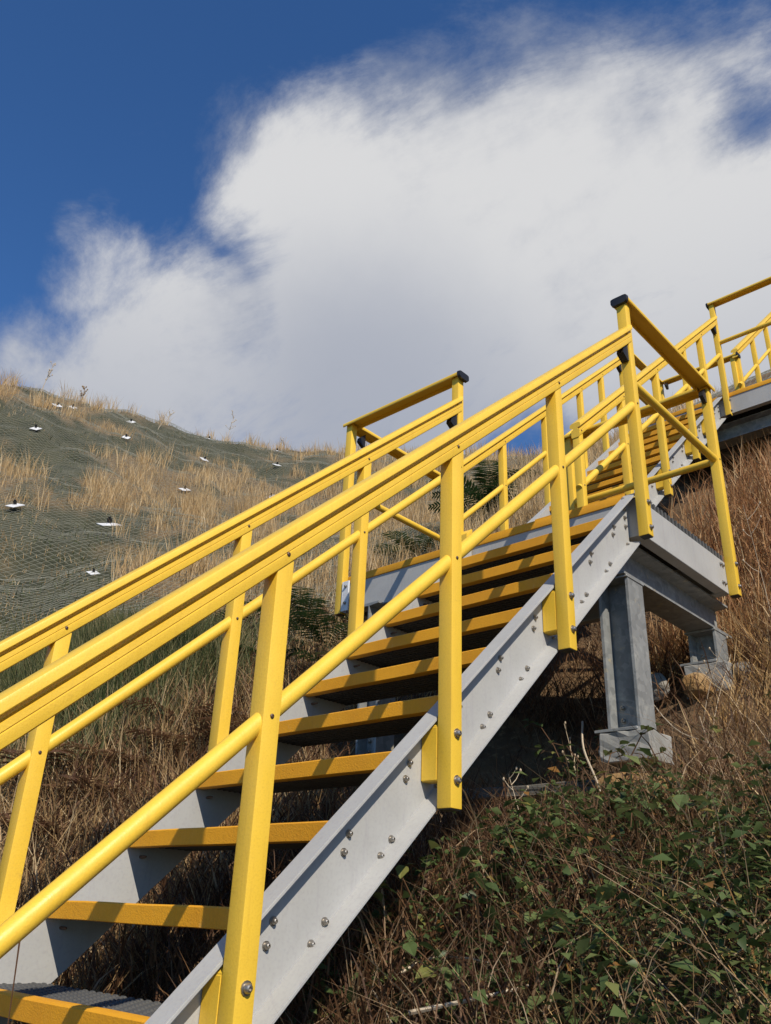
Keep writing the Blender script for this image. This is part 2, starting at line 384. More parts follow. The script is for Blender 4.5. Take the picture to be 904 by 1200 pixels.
def rail_y(name, xc, y0, y1, z, parent):
    bm = bmesh.new(); add_extrude(bm, TPR, lambda p: (xc + p[0], y0, z + p[1]), lambda p: (xc + p[0], y1, z + p[1]))
    return link(name, finish(bm, name, YEL), parent)
def rail_x(name, x0, x1, yc, z, parent):
    bm = bmesh.new(); add_extrude(bm, TPR, lambda p: (x0, yc + p[0], z + p[1]), lambda p: (x1, yc + p[0], z + p[1]))
    return link(name, finish(bm, name, YEL), parent)
CPR = [(.030, .010), (.036, .012), (.045, .022), (.047, .027), (.047, .050), (.044, .0565), (.030, .0595)]
CPR = CPR + [(-x, z) for x, z in CPR[::-1]]
def cap_x(x, yc, z, sgn, parent):
    bm = bmesh.new()
    add_extrude(bm, CPR, lambda p: (x - sgn * .006, yc + p[0], z + p[1]), lambda p: (x + sgn * .014, yc + p[0] * .95, z + .016 + (p[1] - .016) * .95))
    return link('end_cap', finish(bm, 'end_cap', BLK), parent)
def cap_y(xc, y, z, sgn, parent, c=None):
    bm = bmesh.new()
    if c is None:
        add_extrude(bm, CPR, lambda p: (xc + p[0], y - sgn * .006, z + p[1]), lambda p: (xc + p[0] * .95, y + sgn * .014, z + .016 + (p[1] - .016) * .95))
    else:
        add_extrude(bm, [(a * 1.04, b) for a, b in RP], lambda p: (xc + p[0], y, z + p[1] / CS), lambda p: (xc + p[0] * .94, y + sgn * .012, z + T * sgn * .012 + p[1] / CS))
    return link('end_cap', finish(bm, 'end_cap', BLK), parent)
def tube(name, a, b, parent, r=.0215):
    bm = bmesh.new(); add_tube(bm, [a, b], r, 20); return link(name, finish(bm, name, YEL, True, 50), parent)
POSTS = {}
def post_mesh(h):
    k = round(h, 3)
    if k not in POSTS:
        bm = bmesh.new(); add_box(bm, -P, 0, -P / 2, P / 2, 0, h, .0035, 2); POSTS[k] = finish(bm, 'post', YEL)
    return POSTS[k]
PLUG = box_mesh('end_plug', BLK, -P + .003, -.003, -P / 2 + .003, P / 2 - .003, -.004, 0, .001)
def spacer_mesh(sgn):
    bm = bmesh.new(); h0, h1 = .150, .150 + P * T
    pr = [(-P / 2, 0), (P / 2, 0), (P / 2, h1), (-P / 2, h0)]
    xa, xb = (-.110, -.0503) if sgn > 0 else (.0003, .0600)
    add_extrude(bm, pr, lambda p: (xa, p[0], p[1]), lambda p: (xb, p[0], p[1]))
    bmesh.ops.bevel(bm, geom=bm.edges[:], offset=.003, segments=2, affect='EDGES')
    return finish(bm, 'spacer_block', YEL)
SPACER = {1: spacer_mesh(1), -1: spacer_mesh(-1)}
def post(x, y, z0, z1, parent, screws=(), bolts=(), spacer=None, face=1):
    """square tube whose +X face lies at x; spacer: +1 block towards -X (right rail), -1 block towards +X (left rail)"""
    o = link('post', post_mesh(z1 - z0), parent, (x, y, z0))
    link('end_plug', PLUG, o, (x, y, z0))
    for z in screws: link('screw', SCREW_M, o, (x, y, z))
    for z in bolts:
        if face > 0: link('bolt', BIGBOLT_M, o, (x, y, z))
        elif face < 0: link('bolt', BIGBOLT_M, o, (x - P, y, z), FLIP)
    if spacer: link('spacer_block', SPACER[spacer], o, (x, y, z0 + .074))
    return o
def bracket(x, y, z, parent, w=.036):
    """dark moulded bracket on the down-slope face of a post, under the end of a handrail"""
    bm = bmesh.new()
    pts = [(-.004, 0), (-.055, -.046), (-.062, -.075), (-.02, -.102), (-.004, -.10)]
    add_extrude(bm, pts, lambda p: (x - w / 2, y + p[0], z + p[1]), lambda p: (x + w / 2, y + p[0], z + p[1]))
    return link('rail_bracket', finish(bm, 'rail_bracket', BLK), parent)

# ------------------------------------------------------------------ treads
def tread_meshes(w):
    bm = bmesh.new()
    add_box(bm, 0, w, .036, .25, -.012, -.004)                       # closed top plate
    for k in range(9):                                               # bars below it
        y = .05 + k * .024; add_box(bm, 0, w, y - .004, y + .004, -.040, -.012)
    nx = int(w / .04)
    for k in range(nx + 1):
        x = min(max(.004, k * w / nx), w - .004); add_box(bm, x - .003, x + .003, .04, .25, -.038, -.0125)
    for r in range(10):                                              # raised anti-slip pattern
        y = .048 + r * .0208
        for k in range(int(w / .036)):
            x = .012 + k * .036 + (r % 2) * .018
            if x + .022 > w: continue
            vs = [bm.verts.new(c) for c in ((x, y, -.004), (x + .022, y, -.004), (x + .022, y + .010, -.004), (x, y + .010, -.004), (x + .005, y + .003, .0), (x + .017, y + .003, .0), (x + .017, y + .007, .0), (x + .005, y + .007, .0))]
            for f in ((0, 1, 5, 4), (1, 2, 6, 5), (2, 3, 7, 6), (3, 0, 4, 7), (4, 5, 6, 7)): bm.faces.new([vs[i] for i in f])
    g = finish(bm, 'tread', GRT, False)
    bm = bmesh.new()
    pr = [(0, -.044), (.004, -.046), (.034, -.046), (.034, -.006), (.044, -.006), (.044, .0015), (.006, .002), (.0, -.002)]
    segs = 9
    rnd = random.Random(int(w * 1000))
    prev = None
    for k in range(segs + 1):                                        # slightly uneven hand-coated edge
        x = w * k / segs; dz = rnd.uniform(-.0008, .0008)
        ring = [bm.verts.new((x, py + rnd.uniform(-.0006, .0006), pz + dz)) for py, pz in pr]
        if prev:
            for i in range(len(pr)):
                j = (i + 1) % len(pr); bm.faces.new((prev[i], prev[j], ring[j], ring[i]))
        else: bm.faces.new(ring[::-1])
        prev = ring
    bm.faces.new(prev)
    return g, finish(bm, 'nosing', NOS)
TM = {}
def flight(name, label, xr, w, ytop, ztop, ntread, group, ylow=None):
    """stair flight: +X faces of right posts at xr, of left posts at xr - w; the nosing line reaches (ytop, ztop)"""
    root = empty(name, (xr - w / 2, ytop - GO * ntread, ztop - RI * ntread), label, 'stairs', group)
    cn = ztop - T * ytop
    xa, xb = xr - w + .070, xr - .120                                # inner faces of the two webs
    yl = ytop - GO * ntread - .25 if ylow is None else ylow
    yu = ytop - .012
    for side in (1, -1):
        bm = bmesh.new()
        web = xr - .110 if side == 1 else xr - w + .060
        fl = xr - .056 if side == 1 else xr - w + .006
        top, bot, ft = cn - .002, cn - .263, .0125
        inn = web - side * .010
        pr = [(inn, top), (fl, top), (fl, top - ft), (web, top - ft - .004), (web, bot + ft + .010), (fl, bot + ft), (fl, bot), (inn, bot)]
        add_extrude(bm, pr, lambda p: (p[0], yl, p[1] + T * yl), lambda p: (p[0], yu, p[1] + T * yu))
        es = [e for e in bm.edges if abs(e.verts[0].co.y - e.verts[1].co.y) > .1]
        bmesh.ops.bevel(bm, geom=es, offset=.0022, segments=2, affect='EDGES')
        st = link('stringer', finish(bm, 'stringer', GRY), root)
        for k in range(0, ntread + 1):
            y0, z0 = ytop - GO * (ntread - k), ztop - RI * (ntread - k)
            if k == ntread: continue
            for dy, dz in ((.069, -.023), (.054, -.070), (.230, -.022), (.190, -.068)):
                if y0 + dy > yu - .02: continue
                if side == 1:
                    link('bolt', BOLT_M, st, (web, y0 + dy, z0 + dz + random.uniform(-.003, .003)), Matrix.Rotation(random.uniform(0, 6), 4, 'X'))
                elif dz < -.05 and dy < .1:
                    link('nut', NUT_M, st, (inn, y0 + dy, z0 + dz))
        if side == 1:
            for dz in (-.045, -.095, -.14, -.185):
                link('bolt', BOLT_M, st, (web, yu - .03, ztop + dz))
    k_ = round(xb - xa, 3)
    if k_ not in TM: TM[k_] = tread_meshes(xb - xa)
    g, ns = TM[k_]
    for k in range(ntread):
        y0, z0 = ytop - GO * (ntread - k), ztop - RI * (ntread - k)
        tr = link('tread', g, root, (xa, y0, z0)); link('nosing', ns, tr, (xa, y0, z0))
    return cn

def sloped_rail(label, x, cn, ys, ylo, yhi, zpost, group, side, low_cap=False, has_rail_end=True):
    """guardrail along a flight: +X post face at x"""
    root = empty('guardrail', (x, ys[0], cn + T * ys[0] - .27), label, 'handrail', group)
    c = cn + .870
    for y in ys:
        post(x, y, cn + T * y - .272, c + T * y - .012, root, screws=(cn + T * y + .470,), bolts=(cn + T * y - .069, cn + T * y - .197), spacer=side, face=1 if side == 1 else 0)
    rl = rail_slope('handrail', x - P / 2, ylo, yhi, c, root)
    for y in ys: link('screw', SCREW_M, rl, (x - P / 2 + .030, y, c + T * y - .004))
    bracket(x - P / 2, yhi - P / 2 - .002, c + T * (yhi - P / 2) - .042, rl)
    if low_cap: cap_y(x - P / 2, ylo, c + T * ylo, -1, rl, c)
    tube('mid_rail', (x - P / 2, ylo, cn + .470 + T * ylo), (x - P / 2, yhi - .01, cn + .470 + T * (yhi - .01)), root)
    return root

# ------------------------------------------------------------------ lower flight, landing, rails
YT1, ZT1, XR1, W1 = .012, 1.0226, 0.0, 1.083
FG = 'stair flights climbing the slope'
RG = 'yellow guardrails of the stairs'
cn1 = flight('stair_flight', 'nearest stair flight with orange-edged dark treads rising to the first landing', XR1, W1, YT1, ZT1, 13, FG)
ys1 = [-.752 - .6815 * k for k in range(4)][::-1]
r_lo = sloped_rail('long yellow handrail on the near side of the nearest flight, closest to the viewer', XR1, cn1, ys1, -3.35, .004, 2.06, RG, 1)
l_lo = sloped_rail('yellow handrail on the far left side of the nearest flight', XR1 - W1, cn1 + .012, ys1, -3.35, .004, 2.06, RG, -1)

def landing(label, x0, x1, y0, y1, z, group):
    root = empty('stair_landing', ((x0 + x1) / 2, (y0 + y1) / 2, z - .24), label, 'landing', group)
    bm = bmesh.new()
    add_box(bm, x0 + .012, x1 - .012, y0 + .05, y1 - .01, z - .022, z - .016)
    k = y0 + .06
    while k < y1 - .02:
        add_box(bm, x0 + .012, x1 - .004, k - .009, k + .009, z - .036, z - .001); k += .040
    k = x0 + .03
    while k < x1 - .03:
        add_box(bm, k - .003, k + .003, y0 + .05, y1 - .012, z - .034, z - .004); k += .04
    link('deck_grating', finish(bm, 'deck_grating', GRT, False), root)
    bm = bmesh.new(); add_box(bm, x0 + .015, x1 - .06, y0 - .008, y0 + .042, z - .042, z + .001, .003, 2)
    link('nosing', finish(bm, 'nosing', NOS), root)
    bm = bmesh.new()
    for yy, s in ((y0, 1), (y1, -1)):
        add_extrude(bm, [(0, z - .225), (.055, z - .225), (.055, z - .215), (.010, z - .213), (.010, z - .049), (.055, z - .047), (.055, z - .0375), (0, z - .0375)],
                    lambda p: (x0 + .012, yy + s * p[0], p[1]), lambda p: (x1 - .012, yy + s * p[0], p[1]))
    link('fascia_beam', finish(bm, 'fascia_beam', GRY), root)
    for xx, s in ((x1, -1), (x0, 1)):
        bm = bmesh.new()
        add_extrude(bm, [(0, z - .222), (.06, z - .222), (.06, z - .212), (.010, z - .208), (.010, z - .049), (.06, z - .046), (.06, z - .0385), (0, z - .0385)],
                    lambda p: (xx + s * p[0], y0 + .006, p[1]), lambda p: (xx + s * p[0], y1 - .006, p[1]))
        es = [e for e in bm.edges if abs(e.verts[0].co.y - e.verts[1].co.y) > .1]
        bmesh.ops.bevel(bm, geom=es, offset=.002, segments=2, affect='EDGES')
        sb = link('side_beam', finish(bm, 'side_beam', GRY), root)
        if s == -1:
            for yy in (y1 - .075, y1 - .045):
                for dz in (-.07, -.175): link('bolt', BOLT_M, sb, (xx, yy - (.03 if dz < -.1 else 0) * 0, z + dz))
    return root
LG = 'stair landings'
ld = landing('first landing at the top of the nearest flight, grey sides and orange front edge', -1.965, -.0505, .012, 1.015, ZT1, LG)
bm = bmesh.new(); add_box(bm, -1.963, -1.952, -.030, .010, ZT1 - .228, ZT1 - .04, .002); add_box(bm, -1.952, -1.905, -.030, -.020, ZT1 - .228, ZT1 - .04, .002)
ep = link('end_plate', finish(bm, 'end_plate', PLT), ld)
for dz in (-.075, -.18): link('bolt', BOLT_M, ep, (-1.928, -.030, ZT1 + dz), TOY)

zr = ZT1 + 1.045
mz = ZT1 + .598
rt = empty('guardrail', (0, .5, ZT1), 'yellow guardrail round the right and back edges of the first landing', 'handrail', RG)
post(0, 0, .776, zr + .044, rt, screws=(cn1 + .47,), bolts=(.944, .816))
post(0, 1.029, .790, zr + .044, rt, screws=(mz,), bolts=(.97, .84))
post(-.94, 1.029, .82, zr + .044, rt, bolts=(.95,))
a = rail_y('top_rail', -.025, -.03, 1.066, zr, rt); cap_y(-.025, -.030, zr, -1, a)
link('screw', SCREW_M, a, (.015, .02, zr + .034)); bracket(-.025, 1.004, zr + .028, a, .024)
b = rail_x('top_rail', -.985, -.056, 1.029, zr, rt); cap_x(-.985, 1.029, zr, -1, b)
tube('mid_rail', (-.025, .02, mz), (-.025, 1.035, mz), rt)
tube('mid_rail', (-.965, 1.029, mz), (-.02, 1.029, mz - .002), rt)
lt = empty('guardrail', (-1.5, .5, ZT1), 'yellow guardrail round the left end of the first landing', 'handrail', RG)
post(-W1, 0, .83, zr + .044, lt, screws=(cn1 + .48,), spacer=-1, face=0)
post(-1.97, 0, .79, zr + .044, lt, bolts=(.93, .83), face=-1)
post(-1.97, 1.03, .79, zr + .044, lt, bolts=(.93, .83), face=-1)
a = rail_x('top_rail', -2.035, -W1 + .012, 0, zr, lt); cap_x(-W1 + .012, 0, zr, 1, a)
b = rail_y('top_rail', -1.995, .058, 1.065, zr - .002, lt); bracket(-1.995, .125, zr + .028, b, .024)
tube('mid_rail', (-1.995, .0, mz), (-1.995, 1.03, mz), lt)
tube('mid_rail', (-1.99, 0, mz - .002), (-W1 - .02, 0, mz - .002), lt)

# ------------------------------------------------------------------ upper flights and landing
YT2, ZT2, XR2, W2 = 3.907, 3.893, -.8007, 1.045
cn2 = flight('stair_flight', 'second flight of closely stacked treads climbing from the first landing to the upper landing', XR2, W2, YT2, ZT2, 13, FG, .93)
ys2 = [.901, 1.572, 2.243, 2.914, 3.380]
sloped_rail('yellow handrail on the right side of the second flight, seen behind the first landing', XR2, cn2, ys2, .872, YT2 - .01, 0, RG, 1)
sloped_rail('yellow handrail on the left side of the second flight, against the hill and sky', XR2 - W2, cn2, ys2, .872, YT2 - .01, 0, RG, -1)
landing('upper landing at the right edge, grey front beam under a thin orange edge', -1.90, .16, YT2 + .004, 4.93, ZT2, LG)
zr2, mz2 = ZT2 + 1.045, ZT2 + .598
r2 = empty('guardrail', (-.3, YT2, ZT2), 'yellow guardrail along the front of the upper landing, at the right edge', 'handrail', RG)
yf = YT2 - .01
post(XR2, yf, ZT2 - .25, zr2 + .044, r2, bolts=(ZT2 - .08, ZT2 - .2))
post(.21, yf, ZT2 - .25, zr2 + .044, r2, bolts=(ZT2 - .08, ZT2 - .2))
post(.21, 4.9, ZT2 - .25, zr2 + .044, r2)
a = rail_x('top_rail', XR2 - .055, .22, yf, zr2, r2); cap_x(XR2 - .055, yf, zr2, -1, a)
rail_y('top_rail', .185, yf + .045, 4.94, zr2 - .002, r2)
tube('mid_rail', (XR2 - .03, yf, mz2), (.19, yf, mz2), r2); tube('mid_rail', (.185, yf, mz2 - .002), (.185, 4.9, mz2 - .002), r2)
l2 = empty('guardrail', (-1.8, YT2, ZT2), 'yellow guardrail round the left and back of the upper landing', 'handrail', RG)
post(XR2 - W2, yf, ZT2 - .25, zr2 + .044, l2, spacer=-1, face=0)
post(XR2 - W2, 4.9, ZT2 - .25, zr2 + .044, l2)
post(-.985, 4.9, ZT2 - .15, zr2 + .044, l2)
a = rail_y('top_rail', XR2 - W2 - .025, yf - .03, 4.94, zr2, l2); cap_y(XR2 - W2 - .025, yf - .03, zr2, -1, a)
b = rail_x('top_rail', XR2 - W2 + .02, -.95, 4.9, zr2 - .002, l2); cap_x(-.95, 4.9, zr2 - .002, 1, b); bracket(XR2 - W2 + .06, 4.9, zr2 + .028, b, .024)
tube('mid_rail', (XR2 - W2 - .025, yf, mz2), (XR2 - W2 - .025, 4.9, mz2), l2)
tube('mid_rail', (XR2 - W2 - .02, 4.9, mz2 - .002), (-1.0, 4.9, mz2 - .002), l2)
XR3 = .115
YT3 = 4.86 + GO * 11; ZT3 = ZT2 + RI * 12
cn3 = flight('stair_flight', 'third flight rising from the upper landing out of the right edge', XR3, 1.06, YT3, ZT3, 11, FG, 4.86)
ys3 = [4.93 + .675 * k for k in range(4)]
sloped_rail('yellow handrail on the left of the third flight, above the upper landing', XR3 - 1.06, cn3, ys3, 4.86, YT3, 0, RG, -1)
sloped_rail('yellow handrail on the right of the third flight, beyond the right edge', XR3, cn3, ys3, 4.86, YT3, 0, RG, 1)

# ------------------------------------------------------------------ steel supports
def h_prof(w, h, tf=.011, tw=.008):
    a, b = w / 2, h / 2
    return [(-a, -b), (a, -b), (a, -b + tf), (tw / 2, -b + tf + .006), (tw / 2, b - tf - .006), (a, b - tf), (a, b), (-a, b), (-a, b - tf), (-tw / 2, b - tf - .006), (-tw / 2, -b + tf + .006), (-a, -b + tf)]
def support(label, xc, y_col, zbeam, ztop, group, w=.15):
    root = empty('support_frame', (xc, y_col[0], g1(xc, y_col[0])), label, 'steel support', group)
    bm = bmesh.new(); zc = (zbeam + ztop) / 2
    add_extrude(bm, h_prof(w, ztop - zbeam), lambda p: (xc + p[0], y_col[0] - .10, zc + p[1]), lambda p: (xc + p[0], y_col[1] + .16, zc + p[1]))
    link('beam', finish(bm, 'beam', GAL), root)
    feet = []
    for k, y in enumerate(y_col):
        zb = max(g1(xc, y) + .10, zbeam - .70) if k else zbeam - .685
        zb = min(zb, zbeam - .13)
        bm = bmesh.new()                                            # H column, flanges facing +X and -X
        pr = [(q_, p_) for p_, q_ in h_prof(.145, w, .013, .009)]
        add_extrude(bm, pr, lambda p: (xc + p[0], y + p[1], zb), lambda p: (xc + p[0], y + p[1], zbeam - .012))
        cl = link('column', finish(bm, 'column', GAL), root)
        for dz in (.05, .105):
            link('bolt', BIGBOLT_M, cl, (xc - .032, y - .0045, zb + dz), TOY)
        link('cap_plate', box_mesh('cap_plate', GAL, xc - w / 2 - .012, xc + w / 2 + .004, y - .085, y + .085, zbeam - .0118, zbeam - .001, .002), root)
        link('base_plate', box_mesh('base_plate', GAL, xc - w / 2 - .045, xc + w / 2 + .005, y - .115, y + .09, zb - .014, zb - .0005, .002), root)
        feet.append((xc, y, zb - .014))
    return feet
SG = 'galvanised support frames'
f1 = support('galvanised steel frame on an H column under the right side of the first landing', -.205, (.06, 1.02), .612, .797, SG)
f2 = support('galvanised steel frame under the left side of the first landing, behind the treads', -1.72, (.06, 1.02), .612, .797, SG)
f3 = support('galvanised steel frame under the upper landing at the right edge', -.35, (YT2 + .35, 4.75), ZT2 - .41, ZT2 - .228, SG, .2)
bm = bmesh.new()
add_extrude(bm, h_prof(.16, .18), lambda p: (-1.9, YT2 + .22 + p[0], ZT2 - .32 + p[1]), lambda p: (.16, YT2 + .22 + p[0], ZT2 - .32 + p[1]))
setp(link('cross_beam', finish(bm, 'cross_beam', GAL)), 'grey steel cross beam below the front of the upper landing', 'beam')

def rough_block(name, mat, cx, cy, cz, sx, sy, sz, seed, rough=.02):
    bm = bmesh.new(); add_box(bm, -sx, sx, -sy, sy, -sz, sz)
    bmesh.ops.subdivide_edges(bm, edges=bm.edges[:], cuts=4, use_grid_fill=True)
    rnd = random.Random(seed)
    for v in bm.verts: v.co += Vector((rnd.uniform(-1, 1), rnd.uniform(-1, 1), rnd.uniform(-1, 1))) * rough
    bmesh.ops.bevel(bm, geom=[e for e in bm.edges if e.calc_face_angle(0) > .9], offset=.005, segments=1, affect='EDGES')
    return link(name, finish(bm, name, mat, False), None, (cx, cy, cz))
FO = ['under the H column nearest the viewer', 'under the rear column at the right, half hidden in dry grass', 'under the front column seen between the treads', 'under the rear column at the left behind the treads', 'under the front column of the upper landing', 'under the rear column of the upper landing']
for k, (x, y, z) in enumerate(f1 + f2 + f3):
    h = .062 if k == 0 else .10
    o = rough_block('concrete_footing', CON, x + .015, y - .01, z - h - .001, .115, .105, h, 20 + k, .0025)
    setp(o, 'pale concrete footing block ' + FO[k], 'footing', 'concrete footings')
o = rough_block('concrete_strip', mat_paint('shade_toned_concrete', (.13, .12, .10), (.09, .08, .065), .95, 60., .9, (.06, .045, .03), .7), -.86, .10, -.285, .52, .06, .026, 40, .003)  # concrete colour darkened to stand in for the shade on the strip
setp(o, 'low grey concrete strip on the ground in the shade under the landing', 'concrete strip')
def rock(mat, x, y, z, s, seed, label, sq=(1, 1, .75)):
    bm = bmesh.new(); bmesh.ops.create_icosphere(bm, subdivisions=3, radius=1)
    rnd = random.Random(seed); dirs = [Vector((rnd.gauss(0, 1), rnd.gauss(0, 1), rnd.gauss(0, 1))).normalized() for _ in range(11)]
    for v in bm.verts:
        n_ = v.co.normalized(); m_ = min(1.0, min((.72 + .2 * (i % 3)) / max(n_.dot(d), .2) if n_.dot(d) > .3 else 9 for i, d in enumerate(dirs)))
        v.co = Vector((n_.x * sq[0], n_.y * sq[1], n_.z * sq[2])) * s * m_ * (1 + rnd.uniform(-.05, .05))
    return setp(link('rock', finish(bm, 'rock', mat, False), None, (x, y, z)), label, 'rock', 'rocks round the footings')
rock(ROCK, -.17, -.01, -.35, .16, 1, 'ochre rock right below the nearest footing block', (1.2, .9, .8))
rock(ROCK, -.22, .84, .29, .09, 2, 'rounded ochre rock in the grass in front of the rear right footing')
rock(ROCKG, -.03, 1.0, .38, .06, 3, 'small grey rock beside the rear right footing')
rock(ROCKG, -.46, .90, .33, .07, 4, 'grey rock in the shade left of the rear right footing', (.9, .9, 1.1))
rock(ROCKG, .14, 1.55, .90, .10, 5, 'pale rock in brown grass behind the landing corner')

# ------------------------------------------------------------------ grass and brush (numpy strips)
def blades(name, X, Y, Z, h, w, lean, tint, mat, az=None, curl=.5, flat=False):
    N = len(X); az = RNG.uniform(0, 2 * np.pi, N) if az is None else az
    a2 = RNG.uniform(0, 2 * np.pi, N)
    ux, uy = np.cos(az) * lean, np.sin(az) * lean
    wx, wy = np.cos(a2) * w * .5, np.sin(a2) * w * .5
    up = np.sqrt(np.clip(1 - lean ** 2 * .6, .08, 1))
    def ring(f, cu, wf):
        cxx = X + ux * h * cu; cyy = Y + uy * h * cu; czz = Z + h * up * f
        return np.c_[cxx - wx * wf, cyy - wy * wf, czz], np.c_[cxx + wx * wf, cyy + wy * wf, czz]
    a, b = ring(0, 0, 1.0); c, d = ring(.5, .5 * (1 - curl * .5), .8)
    tip = np.c_[X + ux * h, Y + uy * h, Z + h * up * (1 - curl * .35 * lean)]
    V = np.stack([a, b, c, d, tip], 1).reshape(-1, 3)
    i = np.arange(N) * 5
    Q = np.stack([i, i + 1, i + 3, i + 2], 1); Tt = np.stack([i + 2, i + 3, i + 4], 1)
    return V, Q, Tt, np.repeat(tint, 5)
def stuff(name, parts, mat, label):
    Vs, Qs, Ts, Cs, off = [], [], [], [], 0
    for V, Q, Tt, c in parts:
        Vs.append(V); Qs.append(Q + off); Ts.append(Tt + off); Cs.append(c); off += len(V)
    me = raw_mesh(name, np.concatenate(Vs), np.concatenate(Qs), np.concatenate(Ts), mat, np.concatenate(Cs))
    return setp(link(name, me), label, None, None, 'stuff')
CX, CY = CAM.x, CAM.y
def polar(N, az0, az1, r0, r1):
    """points round the viewpoint, thinning with distance; azimuth in degrees left of +Y"""
    az = np.radians(RNG.uniform(az0, az1, N)); r = r0 * (r1 / r0) ** RNG.random(N)
    return CX - np.sin(az) * r, CY + np.cos(az) * r, r
def clump(X, Y, sp, k):
    """draw points together into tufts"""
    return np.round(X / sp) * sp * k + X * (1 - k) , np.round(Y / sp) * sp * k + Y * (1 - k)
def clear(X, Y):
    return (np.hypot(X + .18, Y - .03) < .27) | ((X > -1.15) & (X < -.2) & (Y > -.32) & (Y < .2)) | (np.hypot(X + .2, Y - 1.0) < .2)
def under_stairs(X, Y):
    return ((X > -1.2) & (X < .08) & (Y < .1)) | ((X > -2.05) & (X < .0) & (Y > -.1) & (Y < 1.1)) | ((X > -1.95) & (X < -.7) & (Y > 1.0) & (Y < 4.0)) | ((X > -1.95) & (X < .2) & (Y > 3.9))

# far hillside: straw grass in patches
X, Y, r = polar(95000, 8, 82, 8, 40)
keep = (RNG.random(len(X)) < .42 + .5 * cover(X, Y)) & ~under_stairs(X, Y) & (X < -3.2)
X, Y, r = X[keep], Y[keep], r[keep]
tuft = fbm(X, Y, .9, 3)
X2, Y2 = X + RNG.normal(0, .05, len(X)), Y + RNG.normal(0, .05, len(X))
h = (.45 + .55 * cover(X, Y)) * (.06 + .24 * sstep(tuft, .48, .7) + .08 * RNG.random(len(X))) * RNG.uniform(.6, 1.2, len(X))
far = blades('g', X2, Y2, G(X2, Y2) - .02, h, .004 + .00042 * r, RNG.uniform(.05, .55, len(X)), np.clip(RNG.normal(.46, .20, len(X)) + .35 * (fbm(X, Y, .5, 2) - .5), 0, 1), DRY)
# taller tufts
c = 2400; tx, ty, tr = polar(c, 10, 80, 10, 34); kk = (cover(tx, ty) > .3) & (tx < -3.5); tx, ty, tr = tx[kk], ty[kk], tr[kk]
nb = 26; X = np.repeat(tx, nb) + RNG.normal(0, .08, len(tx) * nb); Y = np.repeat(ty, nb) + RNG.normal(0, .08, len(tx) * nb); r = np.repeat(tr, nb)
hh = np.repeat(RNG.uniform(.35, .75, len(tx)), nb) * RNG.uniform(.6, 1.1, len(X))
tf = blades('g', X, Y, G(X, Y) - .02, hh, .004 + .0004 * r, RNG.uniform(.05, .5, len(X)), np.clip(RNG.normal(.68, .18, len(X)), 0, 1), DRY)
stuff('dry_hill_grass', [far, tf], DRY, 'straw-coloured dry grass growing through the netting on the left hillside')
# dark ground weeds on the matting
X, Y, r = polar(42000, 20, 82, 7, 34); keep = (cover(X, Y) < .7) & (fbm(X, Y, 1.2, 3) > .42) & (X < -4); X, Y, r = X[keep], Y[keep], r[keep]
dk = blades('g', X, Y, G(X, Y) - .02, RNG.uniform(.04, .16, len(X)), .006 + .0005 * r, RNG.uniform(.2, .9, len(X)), np.clip(RNG.normal(.35, .25, len(X)), 0, 1), GGR)
stuff('low_hill_weeds', [dk], GGR, 'low dark green growth between the straw patches on the left hillside')

# near left: dry grass and dead bracken beside the nearest flight
X, Y, r = polar(46000, 22, 88, 2.6, 11); keep = (X < -1.28) & (X > -5.6 - .5 * Y) & ~under_stairs(X, Y) & ~((Y > .0) & (X > -2.1)); X, Y, r = X[keep], Y[keep], r[keep]
X, Y = clump(X, Y, .21, .55); X += RNG.normal(0, .035, len(X)); Y += RNG.normal(0, .035, len(X))
h = RNG.uniform(.12, .42, len(X)) * (.6 + .8 * fbm(X, Y, .8, 2))
nl = blades('g', X, Y, G(X, Y) - .02, h, RNG.uniform(.0025, .006, len(X)) * (1 + .06 * r), RNG.uniform(.1, .95, len(X)), np.clip(RNG.normal(.5, .26, len(X)), 0, 1), DRY)
stuff('dry_grass', [nl], DRY, 'tangled dry tan grass on the bank left of the nearest flight')
X, Y, r = polar(52000, 22, 88, 2.6, 8); keep = (X < -1.2) & ~((Y > .0) & (X > -2.1)) & (fbm(X, Y, .9, 3) > .47); X, Y, r = X[keep], Y[keep], r[keep]
z = G(X, Y) + RNG.uniform(0, .20, len(X))
bl = blades('g', X, Y, z, RNG.uniform(.05, .2, len(X)), RNG.uniform(.004, .011, len(X)), RNG.uniform(.5, 1.0, len(X)), np.clip(RNG.normal(.42, .27, len(X)), 0, 1), BRN)
stuff('dead_bracken_litter', [bl], BRN, 'heap of dead reddish-brown bracken left of the nearest flight')
# litter in the shade under the stairs
X = RNG.uniform(-1.35, .25, 26000); Y = RNG.uniform(-3.6, 1.2, 26000); X2 = RNG.uniform(-2.2, .2, 4000); Y2 = RNG.uniform(.9, 2.2, 4000)
X, Y = np.r_[X, X2], np.r_[Y, Y2]; kk = ~clear(X, Y) & ~((Y > -.5) & (Y < .95) & (RNG.random(len(X)) < .8)); X, Y = X[kk], Y[kk]
z = G(X, Y) + RNG.uniform(0, .16, len(X))
ul = blades('g', X, Y, z, RNG.uniform(.06, .24, len(X)), RNG.uniform(.003, .008, len(X)), RNG.uniform(.3, 1.0, len(X)), np.clip(RNG.normal(.36, .27, len(X)), 0, 1), BRN)
stuff('shaded_litter', [ul], BRN, 'brown dead stems and leaves on the ground under the stairs')
